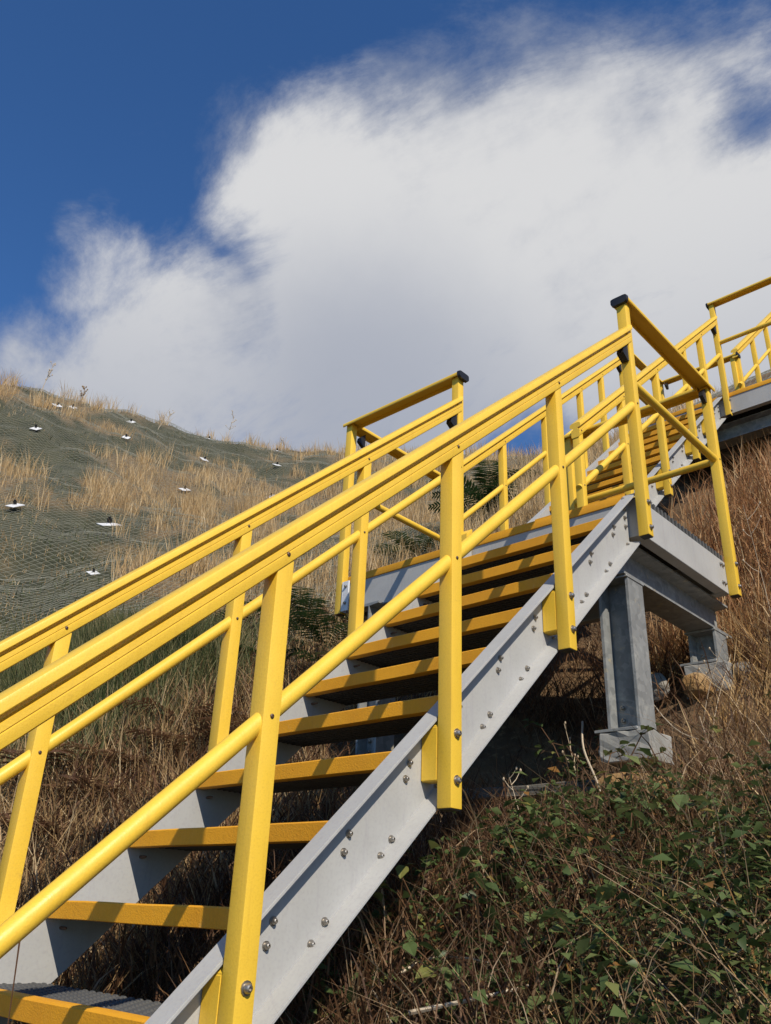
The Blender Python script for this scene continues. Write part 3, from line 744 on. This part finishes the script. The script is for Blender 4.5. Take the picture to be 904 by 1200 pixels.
# green grass clump left of the flight
parts = []
for cx, cy, nn, hm in ((-4.13, -.44, 2600, .55), (-4.31, -.11, 3000, .6), (-4.19, .10, 2600, .6), (-4.06, .30, 2000, .5), (-4.9, -.3, 2200, .6), (-3.55, -.6, 700, .4), (-5.6, .0, 1600, .5)):
    nn = int(nn * 1.6); hm *= 1.15; X = cx + RNG.normal(0, .34, nn); Y = cy + RNG.normal(0, .28, nn)
    parts.append(blades('g', X, Y, G(X, Y) - .03, RNG.uniform(.35, 1.0, nn) * hm, .009, RNG.uniform(.05, .65, nn), np.clip(RNG.normal(.48, .30, nn), 0, 1), GGR))
stuff('green_grass', parts, GGR, 'long green grass clump behind the left handrail of the nearest flight')

# right slope: dry grass, stems
X = RNG.uniform(-.75, 4.2, 150000); Y = RNG.uniform(-2.6, 6.5, 150000)
d = np.hypot(X - CX, Y - CY); keep = (RNG.random(len(X)) < np.clip(2.6 / d, .12, 1) * (.14 + .86 * sstep(Y + .35 * X, -.35, .45))) & ~under_stairs(X, Y) & ~clear(X, Y) & (d > 1.15); X, Y, d = X[keep], Y[keep], d[keep]
X, Y = clump(X, Y, .17, .5); X += RNG.normal(0, .03, len(X)); Y += RNG.normal(0, .03, len(X))
h = RNG.uniform(.10, .40, len(X)) * (.5 + .9 * fbm(X, Y, 1.1, 2))
rs = blades('g', X, Y, G(X, Y) - .02, h, RNG.uniform(.0018, .0048, len(X)) * (1 + .10 * d), RNG.uniform(.2, 1.1, len(X)), np.clip(RNG.normal(.62, .25, len(X)), 0, 1), GLD)
stuff('dry_bank_grass', [rs], GLD, 'dry tan grass on the bank right of the stairs and landing')
# russet brush mound behind the landing
X = RNG.uniform(-.75, 3.2, 70000); Y = RNG.uniform(1.25, 5.6, 70000)
dn = sstep(fbm(X, Y, .8, 3), .30, .55); keep = (RNG.random(len(X)) < .35 + .65 * dn) & ~under_stairs(X, Y); X, Y = X[keep], Y[keep]
base = G(X, Y)
lev = (.55 + .9 * fbm(X, Y, 2.4, 3)) * RNG.uniform(0, 1, len(X)) ** 1.3 * (.16 + .46 * sstep(Y, 1.2, 2.0) - .30 * sstep(Y, 3.2, 4.2)) * (.6 + .8 * fbm(X, Y, .7, 2))
h = RNG.uniform(.07, .30, len(X))
br = blades('g', X, Y, base + lev, h, RNG.uniform(.0025, .0058, len(X)) * 1.35, RNG.uniform(.05, .85, len(X)), np.clip(RNG.normal(.50, .24, len(X)) + .9 * (fbm(X, Y, 2.4, 3) - .47), 0, 1), RED)
kk = RNG.random(len(X)) < .10
gs = blades('g', X[kk], Y[kk], base[kk] + lev[kk] + .03, h[kk] * 1.2, RNG.uniform(.003, .006, kk.sum()), RNG.uniform(.05, .7, kk.sum()), RNG.uniform(.85, 1, kk.sum()), RED)
stuff('russet_brush', [br, gs], RED, 'mound of fine russet dry brush right of the second flight')

# foreground bank: dead stems and small green leaves
X = RNG.uniform(-.75, 2.6, 20000); Y = RNG.uniform(-2.5, .3, 20000); d = np.hypot(X - CX, Y - CY); keep = (d > 1.25) & ~clear(X, Y) & ((X > .08) | (RNG.random(len(X)) < .25)) & (RNG.random(len(X)) < .25 + sstep(fbm(X, Y, 2.2, 3), .42, .6)); X, Y = X[keep], Y[keep]
z = G(X, Y) + RNG.uniform(0, .22, len(X)) * (.3 + fbm(X, Y, 1.3, 2))
fb = blades('g', X, Y, z, RNG.uniform(.05, .30, len(X)), RNG.uniform(.0015, .0045, len(X)), RNG.uniform(.4, 1.0, len(X)), np.clip(RNG.normal(.52, .32, len(X)), 0, 1), BRN)
X = RNG.uniform(-.3, 2.3, 2600); Y = RNG.uniform(-1.9, .2, 2600); d = np.hypot(X - CX, Y - CY); kk = (d > 1.5) & ~clear(X, Y) & (X > .0 - (Y < -.6) * .35); X, Y = X[kk], Y[kk]
fs = blades('g', X, Y, G(X, Y) - .02, RNG.uniform(.2, .55, len(X)), RNG.uniform(.0022, .0042, len(X)), RNG.uniform(.2, .95, len(X)), RNG.uniform(.55, 1, len(X)), BRN)
X = RNG.uniform(-.4, 2.0, 700); Y = RNG.uniform(-1.9, .1, 700); d = np.hypot(X - CX, Y - CY); kk = (d > 1.5) & ~clear(X, Y) & (X > .0 - (Y < -.6) * .45); X, Y = X[kk], Y[kk]
ft = blades('g', X, Y, G(X, Y) + RNG.uniform(.06, .24, len(X)), RNG.uniform(.18, .5, len(X)), RNG.uniform(.003, .006, len(X)), RNG.uniform(1.0, 1.25, len(X)), RNG.uniform(.8, 1, len(X)), BRN)
stuff('dead_stems', [fb, fs, ft], BRN, 'dead brown stems tangled over the bank at the lower right')
def leaf_cloud(X, Y, Z, L, tint, tilt=.7):
    N = len(X); az = RNG.uniform(0, 2 * np.pi, N); pit = RNG.normal(0, tilt * .5, N); rol = RNG.normal(0, tilt * .6, N)
    ax = np.c_[np.cos(az) * np.cos(pit), np.sin(az) * np.cos(pit), np.sin(pit)]
    sd = np.c_[-np.sin(az) * np.cos(rol), np.cos(az) * np.cos(rol), np.sin(rol)]
    nr = np.cross(ax, sd); C0 = np.c_[X, Y, Z]; L = L[:, None]
    pts = [C0, C0 + ax * L * .5, C0 + ax * L - nr * L * .12, C0 + ax * L * .42 + sd * L * .30 + nr * L * .10, C0 + ax * L * .42 - sd * L * .30 + nr * L * .10]
    V = np.stack(pts, 1).reshape(-1, 3); i = np.arange(N) * 5
    Tt = np.concatenate([np.stack([i, i + 3, i + 1], 1), np.stack([i + 3, i + 2, i + 1], 1), np.stack([i, i + 1, i + 4], 1), np.stack([i + 1, i + 2, i + 4], 1)])
    return V, np.zeros((0, 4), int), Tt, np.repeat(tint, 5)
X = RNG.uniform(-.75, 2.5, 130000); Y = RNG.uniform(-2.3, .6, 130000)
d = np.hypot(X - CX, Y - CY)
mass = np.exp(-(((X - .20) / .40) ** 2 + ((Y + .92) / .34) ** 2)) + .5 * np.exp(-(((X + .2) / .22) ** 2 + ((Y + .40) / .2) ** 2)) + .6 * np.exp(-(((X + .15) / .34) ** 2 + ((Y + 1.22) / .28) ** 2)) + .6 * np.exp(-(((X - .6) / .3) ** 2 + ((Y + .85) / .45) ** 2)) + .5 * np.exp(-(((X + .50) / .14) ** 2 + ((Y - .10) / .14) ** 2))
dn = np.clip(mass * 1.1 + .55 * sstep(fbm(X + 3, Y, 1.9, 3), .45, .60) * sstep(-Y - .2 * X, .45, .85), 0, 1)
keep = (RNG.random(len(X)) < .46 * dn * (.25 + 1.1 * sstep(fbm(X, Y + 5, 4.0, 2), .38, .6)) + .02) & (d > 1.3) & ((X > .02) | (Y > -.6) & (Y < .2) & (X < .0) | (Y < -.75) & (X > -.6)) & ~(clear(X, Y) & (X > -.42)); X, Y, dn = X[keep], Y[keep], dn[keep]
z = G(X, Y) + RNG.uniform(.02, .31, len(X)) * (.35 + .75 * dn)
lf = leaf_cloud(X, Y, z, RNG.uniform(.016, .058, len(X)) * RNG.uniform(.7, 1, len(X)), np.clip(RNG.normal(.42, .25, len(X)), 0, 1))
kk = RNG.random(len(X)) < .06
lf2 = leaf_cloud(X[kk] + RNG.normal(0, .03, kk.sum()), Y[kk] + RNG.normal(0, .03, kk.sum()), z[kk] + .05, RNG.uniform(.045, .08, kk.sum()), np.clip(RNG.normal(.6, .2, kk.sum()), 0, 1), .6)
stuff('leafy_weeds', [lf, lf2], GRN, 'small dark green leaves of weeds over the bank at the lower right')

# ------------------------------------------------------------------ individual plants
def leaf_mesh(seed):
    rnd = random.Random(seed); bm = bmesh.new(); n_ = 6; L = []; Rr = []; M_ = []
    for k in range(n_ + 1):
        s = k / n_; wd = .33 * math.sin(math.pi * min(1, s ** .8)) * (1 + .10 * (k % 2)); cv = -.18 * s * s + .02 * math.sin(5 * s)
        M_.append(bm.verts.new((s, 0, cv)))
        if 0 < k < n_:
            L.append(bm.verts.new((s + .03, wd, cv + .07 + rnd.uniform(-.02, .02)))); Rr.append(bm.verts.new((s + .03, -wd, cv + .07 + rnd.uniform(-.02, .02))))
    for side in (L, Rr):
        bm.faces.new((M_[0], side[0], M_[1]))
        for k in range(1, n_ - 1): bm.faces.new((M_[k], side[k - 1], side[k], M_[k + 1]))
        bm.faces.new((M_[n_ - 1], side[-1], M_[n_]))
    me = bpy.data.meshes.new('leaf'); bmesh.ops.recalc_face_normals(bm, faces=bm.faces[:]); bm.to_mesh(me); bm.free(); me.materials.append(GRN)
    a = me.attributes.new('tint', 'FLOAT', 'POINT'); tv = rnd.choice([.25, .4, .5, .62, .72, .8, .9]); a.data.foreach_set('value', [tv] * len(me.vertices))
    return me
LEAVES = [leaf_mesh(s) for s in range(9)]
def tint_all(me, v):
    a = me.attributes.new('tint', 'FLOAT', 'POINT'); a.data.foreach_set('value', [v] * len(me.vertices))
def bramble(x, y, label, seed, n_l=14, size=.055, ht=.35, spread=.22):
    rnd = random.Random(seed); z = g1(x, y)
    root = empty('bramble', (x, y, z), label, 'plant', 'leafy brambles on the lower right bank')
    bm = bmesh.new(); tips = []
    for s in range(3):
        a = rnd.uniform(0, 6.28); pts = []
        for k in range(6):
            f = k / 5; pts.append(Vector((x + math.cos(a) * spread * f * 1.2, y + math.sin(a) * spread * f * 1.2, z - .03 + ht * math.sin(f * 2.1) * (.8 + .3 * s / 3))))
        add_tube(bm, pts, [.0035, .003, .0027, .0022, .0018, .001], 5); tips.append(pts)
    me = finish(bm, 'stem', BRN); tint_all(me, .5); link('stem', me, root)
    for k in range(n_l):
        pts = tips[k % 3]; f = rnd.uniform(.25, 1.0) * 5; i = min(int(f), 4); p = pts[i].lerp(pts[i + 1], f - i)
        s = size * rnd.uniform(.7, 1.25); az = rnd.uniform(0, 6.28)
        rot = Matrix.Rotation(az, 4, 'Z') @ Matrix.Rotation(rnd.uniform(-.3, .6), 4, 'Y') @ Matrix.Rotation(rnd.uniform(-.5, .5), 4, 'X') @ Matrix.Scale(s, 4)
        link('leaf', rnd.choice(LEAVES), root, p + Vector((rnd.uniform(-.02, .02), rnd.uniform(-.02, .02), rnd.uniform(0, .03))), rot)
    return root
def weed(name, x, y, label, cat, group, seed, ht, mat=STK, br=5, r=.003, lean=.1):
    rnd = random.Random(seed); z = g1(x, y) - .03; bm = bmesh.new(); a = rnd.uniform(0, 6.28)
    pts = [Vector((x + math.cos(a) * lean * ht * (k / 6) ** 1.5, y + math.sin(a) * lean * ht * (k / 6) ** 1.5, z + ht * k / 6)) for k in range(7)]
    add_tube(bm, pts, [r * (1 - .11 * k) for k in range(7)], 5)
    for b_ in range(br):
        f = rnd.uniform(.45, .98) * 6; i = min(int(f), 5); p = pts[i].lerp(pts[i + 1], f - i); a2 = rnd.uniform(0, 6.28); l = ht * rnd.uniform(.08, .2)
        e = p + Vector((math.cos(a2) * l * .7, math.sin(a2) * l * .7, l * .8)); add_tube(bm, [p, (p + e) / 2 + Vector((0, 0, -.1 * l)), e], [r * .6, r * .5, r * .35], 4)
        bmesh.ops.create_icosphere(bm, subdivisions=1, radius=r * 1.5, matrix=Matrix.Translation(e) @ Matrix.Diagonal((1, 1, 1.6, 1)))
    me = finish(bm, name, mat); tint_all(me, rnd.uniform(.2, .9))
    return setp(link(name, me), label, cat, group)
def stalk(pts, r, label, seed, tintv=.7, name='dry_stalk', mat=STK):
    bm = bmesh.new(); P_ = [Vector(p) for p in pts]; out = []
    for i in range(len(P_) - 1):                                      # smooth through the points
        p0, p1, p2, p3 = P_[max(i - 1, 0)], P_[i], P_[i + 1], P_[min(i + 2, len(P_) - 1)]
        for k in range(5):
            s = k / 5; out.append(.5 * ((2 * p1) + (p2 - p0) * s + (2 * p0 - 5 * p1 + 4 * p2 - p3) * s * s + (3 * p1 - p0 - 3 * p2 + p3) * s ** 3))
    out.append(P_[-1]); add_tube(bm, out, [r * (1 - .6 * k / len(out)) for k in range(len(out))], 5)
    me = finish(bm, name, mat); tint_all(me, tintv)
    return setp(link(name, me), label, 'stalk', 'single dry stalks')
def fern(x, y, label, seed, mat=FERN, nf=7, L=.6, tv=.45, name='fern', cat='fern', group='ferns on the slope'):
    rnd = random.Random(seed); z = g1(x, y); root = empty(name, (x, y, z), label, cat, group)
    for f in range(nf):
        bm = bmesh.new(); az = f * 6.283 / nf + rnd.uniform(-.4, .4); l = L * rnd.uniform(.7, 1.1); rise = rnd.uniform(.45, 1.0); pts = []
        for k in range(11):
            s = k / 10; pts.append(Vector((x + math.cos(az) * l * s, y + math.sin(az) * l * s, z + l * rise * (s - .75 * s * s))))
        add_tube(bm, pts, [.004 * (1 - .8 * k / 10) for k in range(11)], 4)
        for k in range(2, 20):
            s = k / 20; i = min(int(s * 10), 9); p = pts[i].lerp(pts[i + 1], s * 10 - i); d_ = (pts[i + 1] - pts[i]).normalized()
            sd = Vector((-math.sin(az), math.cos(az), 0)); pl = l * .34 * math.sin(math.pi * (1 - s) ** .8 * .93 + .1) * rnd.uniform(.8, 1.1)
            for sg in (1, -1):
                tip = p + (sd * sg * .92 + d_ * .35) * pl + Vector((0, 0, -.12 * pl + rnd.uniform(-.02, .02)))
                w_ = d_ * l * .022; mid = p.lerp(tip, .5) + Vector((0, 0, .05 * pl))
                v_ = [bm.verts.new(c_) for c_ in (p - w_ * .6, p + w_ * .6, mid + w_, tip, mid - w_)]
                bm.faces.new((v_[0], v_[1], v_[2], v_[4])); bm.faces.new((v_[4], v_[2], v_[3]))
        me = bpy.data.meshes.new('frond'); bm.to_mesh(me); bm.free(); me.materials.append(mat); tint_all(me, min(1, max(0, tv + rnd.uniform(-.25, .3))))
        link('frond', me, root)
    return root

# ------------------------------------------------------------------ rockfall netting on the left hillside
def netting():
    rows = []
    s = .15
    # plan axes: e1 roughly along the contour, e2 up the slope
    e1 = np.array([.42, .907]); e2 = np.array([-.907, .42]); o = np.array([-5.4, -2.4])
    nu, nv = 140, 195
    Vs, Qs, off = [], [], 0
    for fam in (1, -1):
        for k in range(-nv, nu + nv):
            j = np.arange(0, nv + 1, 1.0)
            uu = k + fam * j
            ok = (uu >= 0) & (uu <= nu)
            if ok.sum() < 3: continue
            uu, vv = uu[ok] * s, j[ok] * s * .62
            x = o[0] + e1[0] * uu + e2[0] * vv; y = o[1] + e1[1] * uu + e2[1] * vv
            z = G(x, y) + .035 + .05 * (fbm(x, y, .9, 2))
            r_ = np.hypot(x - CX, y - CY)
            p = np.c_[x, y, z]; n_ = len(p); w = .0019
            d = np.gradient(p, axis=0); d /= np.linalg.norm(d, axis=1)[:, None]
            sd = np.cross(d, [0, 0, 1.]); sd /= np.linalg.norm(sd, axis=1)[:, None]; up = np.cross(sd, d)
            ring = np.stack([p + sd * w - up * w * .6, p - sd * w - up * w * .6, p + up * w * 1.1], 1).reshape(-1, 3)
            i = np.arange(n_ - 1) * 3 + off
            for a_, b_ in ((0, 1), (1, 2), (2, 0)):
                Qs.append(np.stack([i + a_, i + b_, i + 3 + b_, i + 3 + a_], 1))
            Vs.append(ring); off += n_ * 3
    me = raw_mesh('wire_netting', np.concatenate(Vs), np.concatenate(Qs), np.zeros((0, 3)), WIRE)
    return setp(link('wire_netting', me), 'thin grey diamond wire netting stretched over the left hillside', 'netting')
netting()
PM = bmesh.new(); add_box(PM, -.17, .17, -.12, .12, 0, .014, .004)
bmesh.ops.create_cone(PM, segments=12, radius1=.05, radius2=.04, depth=.02, cap_ends=True, matrix=Matrix.Translation((0, 0, .022)))
bmesh.ops.scale(PM, vec=(.72, .72, .8), verts=PM.verts)
PLATE_M = finish(PM, 'anchor_plate', PLT)
BM_ = bmesh.new(); bmesh.ops.create_cone(BM_, segments=6, radius1=.028, radius2=.028, depth=.05, cap_ends=True, matrix=Matrix.Translation((0, 0, .055)))
bmesh.ops.create_cone(BM_, segments=10, radius1=.016, radius2=.016, depth=.07, cap_ends=True, matrix=Matrix.Translation((0, 0, .065)))
ANB_M = finish(BM_, 'anchor_bolt', BLK)
for k, (x, y, lb) in enumerate([
    (-15.38, 3.15, 'white anchor plate high up near the left edge, on dark matting'),
    (-10.2, 2.65, 'largest white anchor plate, on dark matting above the handrail'),
    (-11.05, 1.46, 'white anchor plate at the left edge of the netted slope'),
    (-8.29, 1.58, 'lowest anchor plate of the slope, close above the handrail'),
    (-13.46, 5.95, 'white anchor plate in straw grass right of the largest plate'),
    (-16.29, 5.77, 'thin-looking white anchor plate left of middle, below another plate'),
    (-18.71, 7.07, 'white anchor plate on the dark patch just below the skyline'),
    (-18.9, 5.35, 'small anchor plate up at the skyline on the left'),
    (-18.21, 4.64, 'small anchor plate buried in straw below the left skyline'),
    (-16.27, 8.16, 'white anchor plate in the middle of the hillside, below the skyline weeds'),
    (-18.63, 9.76, 'small white anchor plate right under the tall skyline weed'),
    (-15.62, 10.2, 'white anchor plate on the dark patch nearest the landing rail'),
    (-17.67, 11.77, 'tiny anchor plate near the skyline at the right end of the hill'),
    (-13.29, 8.29, 'anchor plate almost hidden in straw just above the handrail, right of middle')]):
    z = g1(x, y); e_ = .3
    nx_, ny_ = -(float(G(x + e_, y, False)[0]) - float(G(x - e_, y, False)[0])) / (2 * e_), -(float(G(x, y + e_, False)[0]) - float(G(x, y - e_, False)[0])) / (2 * e_)
    nv_ = Vector((nx_ * 1.2, ny_ * 1.2, 1)).normalized()
    rot = nv_.to_track_quat('Z', 'Y').to_matrix().to_4x4() @ Matrix.Rotation(random.uniform(.55, 1.15), 4, 'Z')
    root = empty('anchor_plate', (x, y, z), lb, 'anchor plate', 'anchor plates pinning the netting')
    zp = z + {1: .20, 3: .02}.get(k, random.uniform(.07, .11)); rot = rot @ Matrix.Rotation(random.uniform(-.22, .22), 4, 'X') @ Matrix.Rotation(random.uniform(-.22, .22), 4, 'Y') @ Matrix.Scale({1: 1.35, 3: .62}.get(k, 1.0), 4)
    link('plate', PLATE_M, root, (x, y, zp), rot); link('anchor_bolt', ANB_M, root, (x, y, zp), rot)

# ------------------------------------------------------------------ plants one can tell apart
SW = 'dry weeds on the skyline'
weed('dry_weed', -18.9, 4.4, 'tall branched dry weed standing on the skyline at the far left', 'weed', SW, 1, 1.15, STK, 12, .012, .15)
weed('dry_weed', -19.0, 5.6, 'bushy low weed on the skyline left of middle', 'weed', SW, 2, .6, BRN, 14, .014, .3)
weed('dry_weed', -19.3, 8.3, 'leaning dry weed on the skyline above the dark patch', 'weed', SW, 3, .9, STK, 9, .011, .5)
weed('dry_weed', -18.9, 10.6, 'tall branched weed on the skyline in the middle of the hill', 'weed', SW, 4, 1.3, STK, 12, .011, .15)
weed('dry_weed', -18.2, 12.4, 'small dry weed on the skyline near the landing rail', 'weed', SW, 5, .6, STK, 6, .011, .1)

fern(-4.15, 1.65, 'dark fern behind the tall post in the middle of the nearest flight', 2, FERN, 9, .75, .3)
fern(-3.5, 1.3, 'dark fern on the bank just left of the landing support', 3, FERN, 8, .62, .3)
fern(-4.6, 1.95, 'small dark fern behind the long near handrail', 4, FERN, 7, .55, .4)
fern(-4.95, 1.05, 'upper dark fern between the two left handrail posts', 5, FERN, 8, .65, .3)
fern(-4.05, .45, 'lower dark fern between the two left handrail posts', 6, FERN, 8, .55, .35)
fern(-5.6, 4.95, 'green fern showing just above the landing edge', 7, FERN, 10, .75, .45)
fern(-7.4, 9.2, 'dark green bush-like fern behind the middle rail of the second flight', 8, FERN, 14, 1.25, .2)
fern(-5.9, 7.1, 'large dark green fern below the bush left of the second flight', 9, FERN, 13, 1.0, .2)
fern(-2.95, .95, 'half-dead fern beside the left landing post', 10, FERN, 7, .5, .7)
for k, (x, y, lb) in enumerate([(-2.55, -1.2, 'brown dead bracken nearest the left handrail post'), (-2.75, -.95, 'flattened dead bracken below the left mid rail'), (-2.95, -.7, 'rust-brown dead bracken left of the rising mid rail'),
                                (-2.85, -.4, 'dark rust-brown bracken just above the near mid rail'), (-3.1, -.2, 'dead bracken under the green grass clump'), (-2.6, -.05, 'dead bracken beside the tall near post'), (-3.3, -1.1, 'dead bracken at the left edge beside the post')]):
    fern(x, y, lb, 30 + k, BRN, 8, .48, .42, 'dead_bracken', 'bracken', 'dead bracken left of the stairs')

for k, (x, y, lb, nl_, sz, ht) in enumerate([
    (.21, -.88, 'bramble with the biggest green leaves in the middle of the bank', 18, .075, .34),
    (.33, -1.02, 'bramble with broad leaves just right of the biggest one', 14, .066, .3),
    (.56, -.96, 'bramble by the right edge, just above the bottom right corner plant', 12, .075, .28),
    (.46, -.54, 'bramble with bright leaves at the right edge, in dry grass', 14, .066, .32),
    (.04, -.98, 'bramble left of the biggest one, over dead stems', 11, .07, .26),
    (.46, -1.08, 'low bramble in the lower right, leaves pointing down', 14, .064, .25),
    (-.16, -.40, 'leafy bramble below the concrete strip', 18, .05, .42),
    (-.45, -.95, 'lone bramble sprig at the dark edge beside the stringer', 5, .055, .2),
    (-.18, -1.30, 'bramble at the bottom edge left of middle', 16, .055, .3),
    (.03, -1.40, 'bramble cut by the bottom edge, nearest the dark shade of the stringer', 14, .062, .24),
    (.12, -1.30, 'bramble at the bottom edge beside the pale bent stalk', 12, .055, .25),
    (-.50, .10, 'tall leafy sprig rising in front of the concrete strip', 22, .034, .42),
    (-.18, -.22, 'dense leafy bramble in front of the ochre rock', 22, .044, .36),
    (.63, -1.21, 'bramble in the bottom right corner', 14, .062, .26),
    (.31, -1.28, 'bramble at the bottom edge right of middle', 14, .055, .26),
    (.08, -.22, 'sparse bramble in the dry grass right of the ochre rock', 12, .045, .34),
    (-.11, -.93, 'small bramble in brown stems, well left of the big-leaved ones', 12, .05, .24),
    (.40, -.80, 'bramble halfway between the biggest-leaved one and the right edge', 16, .055, .3)]):
    bramble(x, y, lb, 60 + k, nl_, sz, ht)
stalk([(-.50, .16, .02), (-.40, -.02, -.14), (-.264, -.153, -.331), (-.07, -.468, -.56)], .0055, 'long pale bent stalk crossing the shade in front of the concrete strip', 1, .9)
stalk([(-.524, -1.06, -.778), (-.145, -1.227, -.83), (.155, -1.31, -.898)], .005, 'pale straight stalk lying across the dark stems at the lower middle', 2, .6)
stalk([(-.335, -.983, -.744), (-.07, -1.122, -.792), (.106, -1.174, -.825)], .004, 'shorter pale stalk lying above the long straight one', 3, .8)
stalk([(-.053, -1.551, -1.033), (.111, -1.493, -.991), (.209, -1.422, -.959)], .006, 'thick pale stalk near the bottom edge', 4, 1.)
stalk([(-.18, -1.441, -.958), (-.142, -1.381, -.924), (-.022, -1.387, -.913), (.07, -1.394, -.919)], .004, 'thin arched stalk above the thick bottom one', 5, .8)
stalk([(-.443, -1.356, -.948), (-.213, -1.502, -1.008), (-.082, -1.579, -1.058)], .003, 'thin stalk in the dark corner below the stringer', 6, .6)
stalk([(-.60, .62, .62), (-.20, .36, .05), (.06, .20, -.12), (.40, -.02, -.27)], .003, 'long thin stalk sloping down in front of the H column', 7, .9)
stalk([(-.62, .52, .36), (-.40, .30, .05), (-.291, .047, -.236)], .0035, 'upright reddish stalk left of the H column', 8, .1, mat=BRN)
stalk([(-.077, .48, .054), (.232, -.126, -.371), (.484, -.703, -.619)], .0035, 'dry stalk leaning through the grass right of the column', 9, .4)
stalk([(-.12, 1.10, .50), (.05, .286, -.08), (.334, -.152, -.38)], .003, 'thin dry stalk running down from the rear footing', 10, .6)
stalk([(-.15, 1.70, 1.10), (-.05, 1.20, .50), (.084, .339, -.063)], .003, 'dry stalk rising past the right corner post', 11, .5)
stalk([(-.31, -2.45, -.885), (-.296, -2.452, -.955), (-.281, -2.45, -1.10)], .002, 'thin red-brown stalk in front of the lowest tread', 12, .3, mat=BRN)
rnd_ = random.Random(99)
for k, (x, y, ht, br, lb) in enumerate([(.30, .35, .75, 4, 'dark upright weed in the dry grass right of the H column'), (.55, -.15, .6, 5, 'seed-headed weed at the right edge above the bright leaves'),
                                        (.05, 1.35, .8, 4, 'tall thin weed by the right landing post'), (.35, 1.9, .7, 5, 'weed in front of the russet brush at the right edge'),
                                        (-.45, .02, .42, 7, 'pale flower-headed weed left of the ochre rock'), (-.30, -.62, .38, 6, 'pale flower-headed weed in the dead stems'),
                                        (-.10, .55, .45, 5, 'drooping seed heads under the landing beam'), (.85, .9, .7, 5, 'pale seed-headed weed high on the right bank')]):
    weed('dry_weed', x, y, lb, 'weed', 'single dry weeds on the right bank', 200 + k, ht, BRN if k in (0,) else STK, br, .0032, .35)
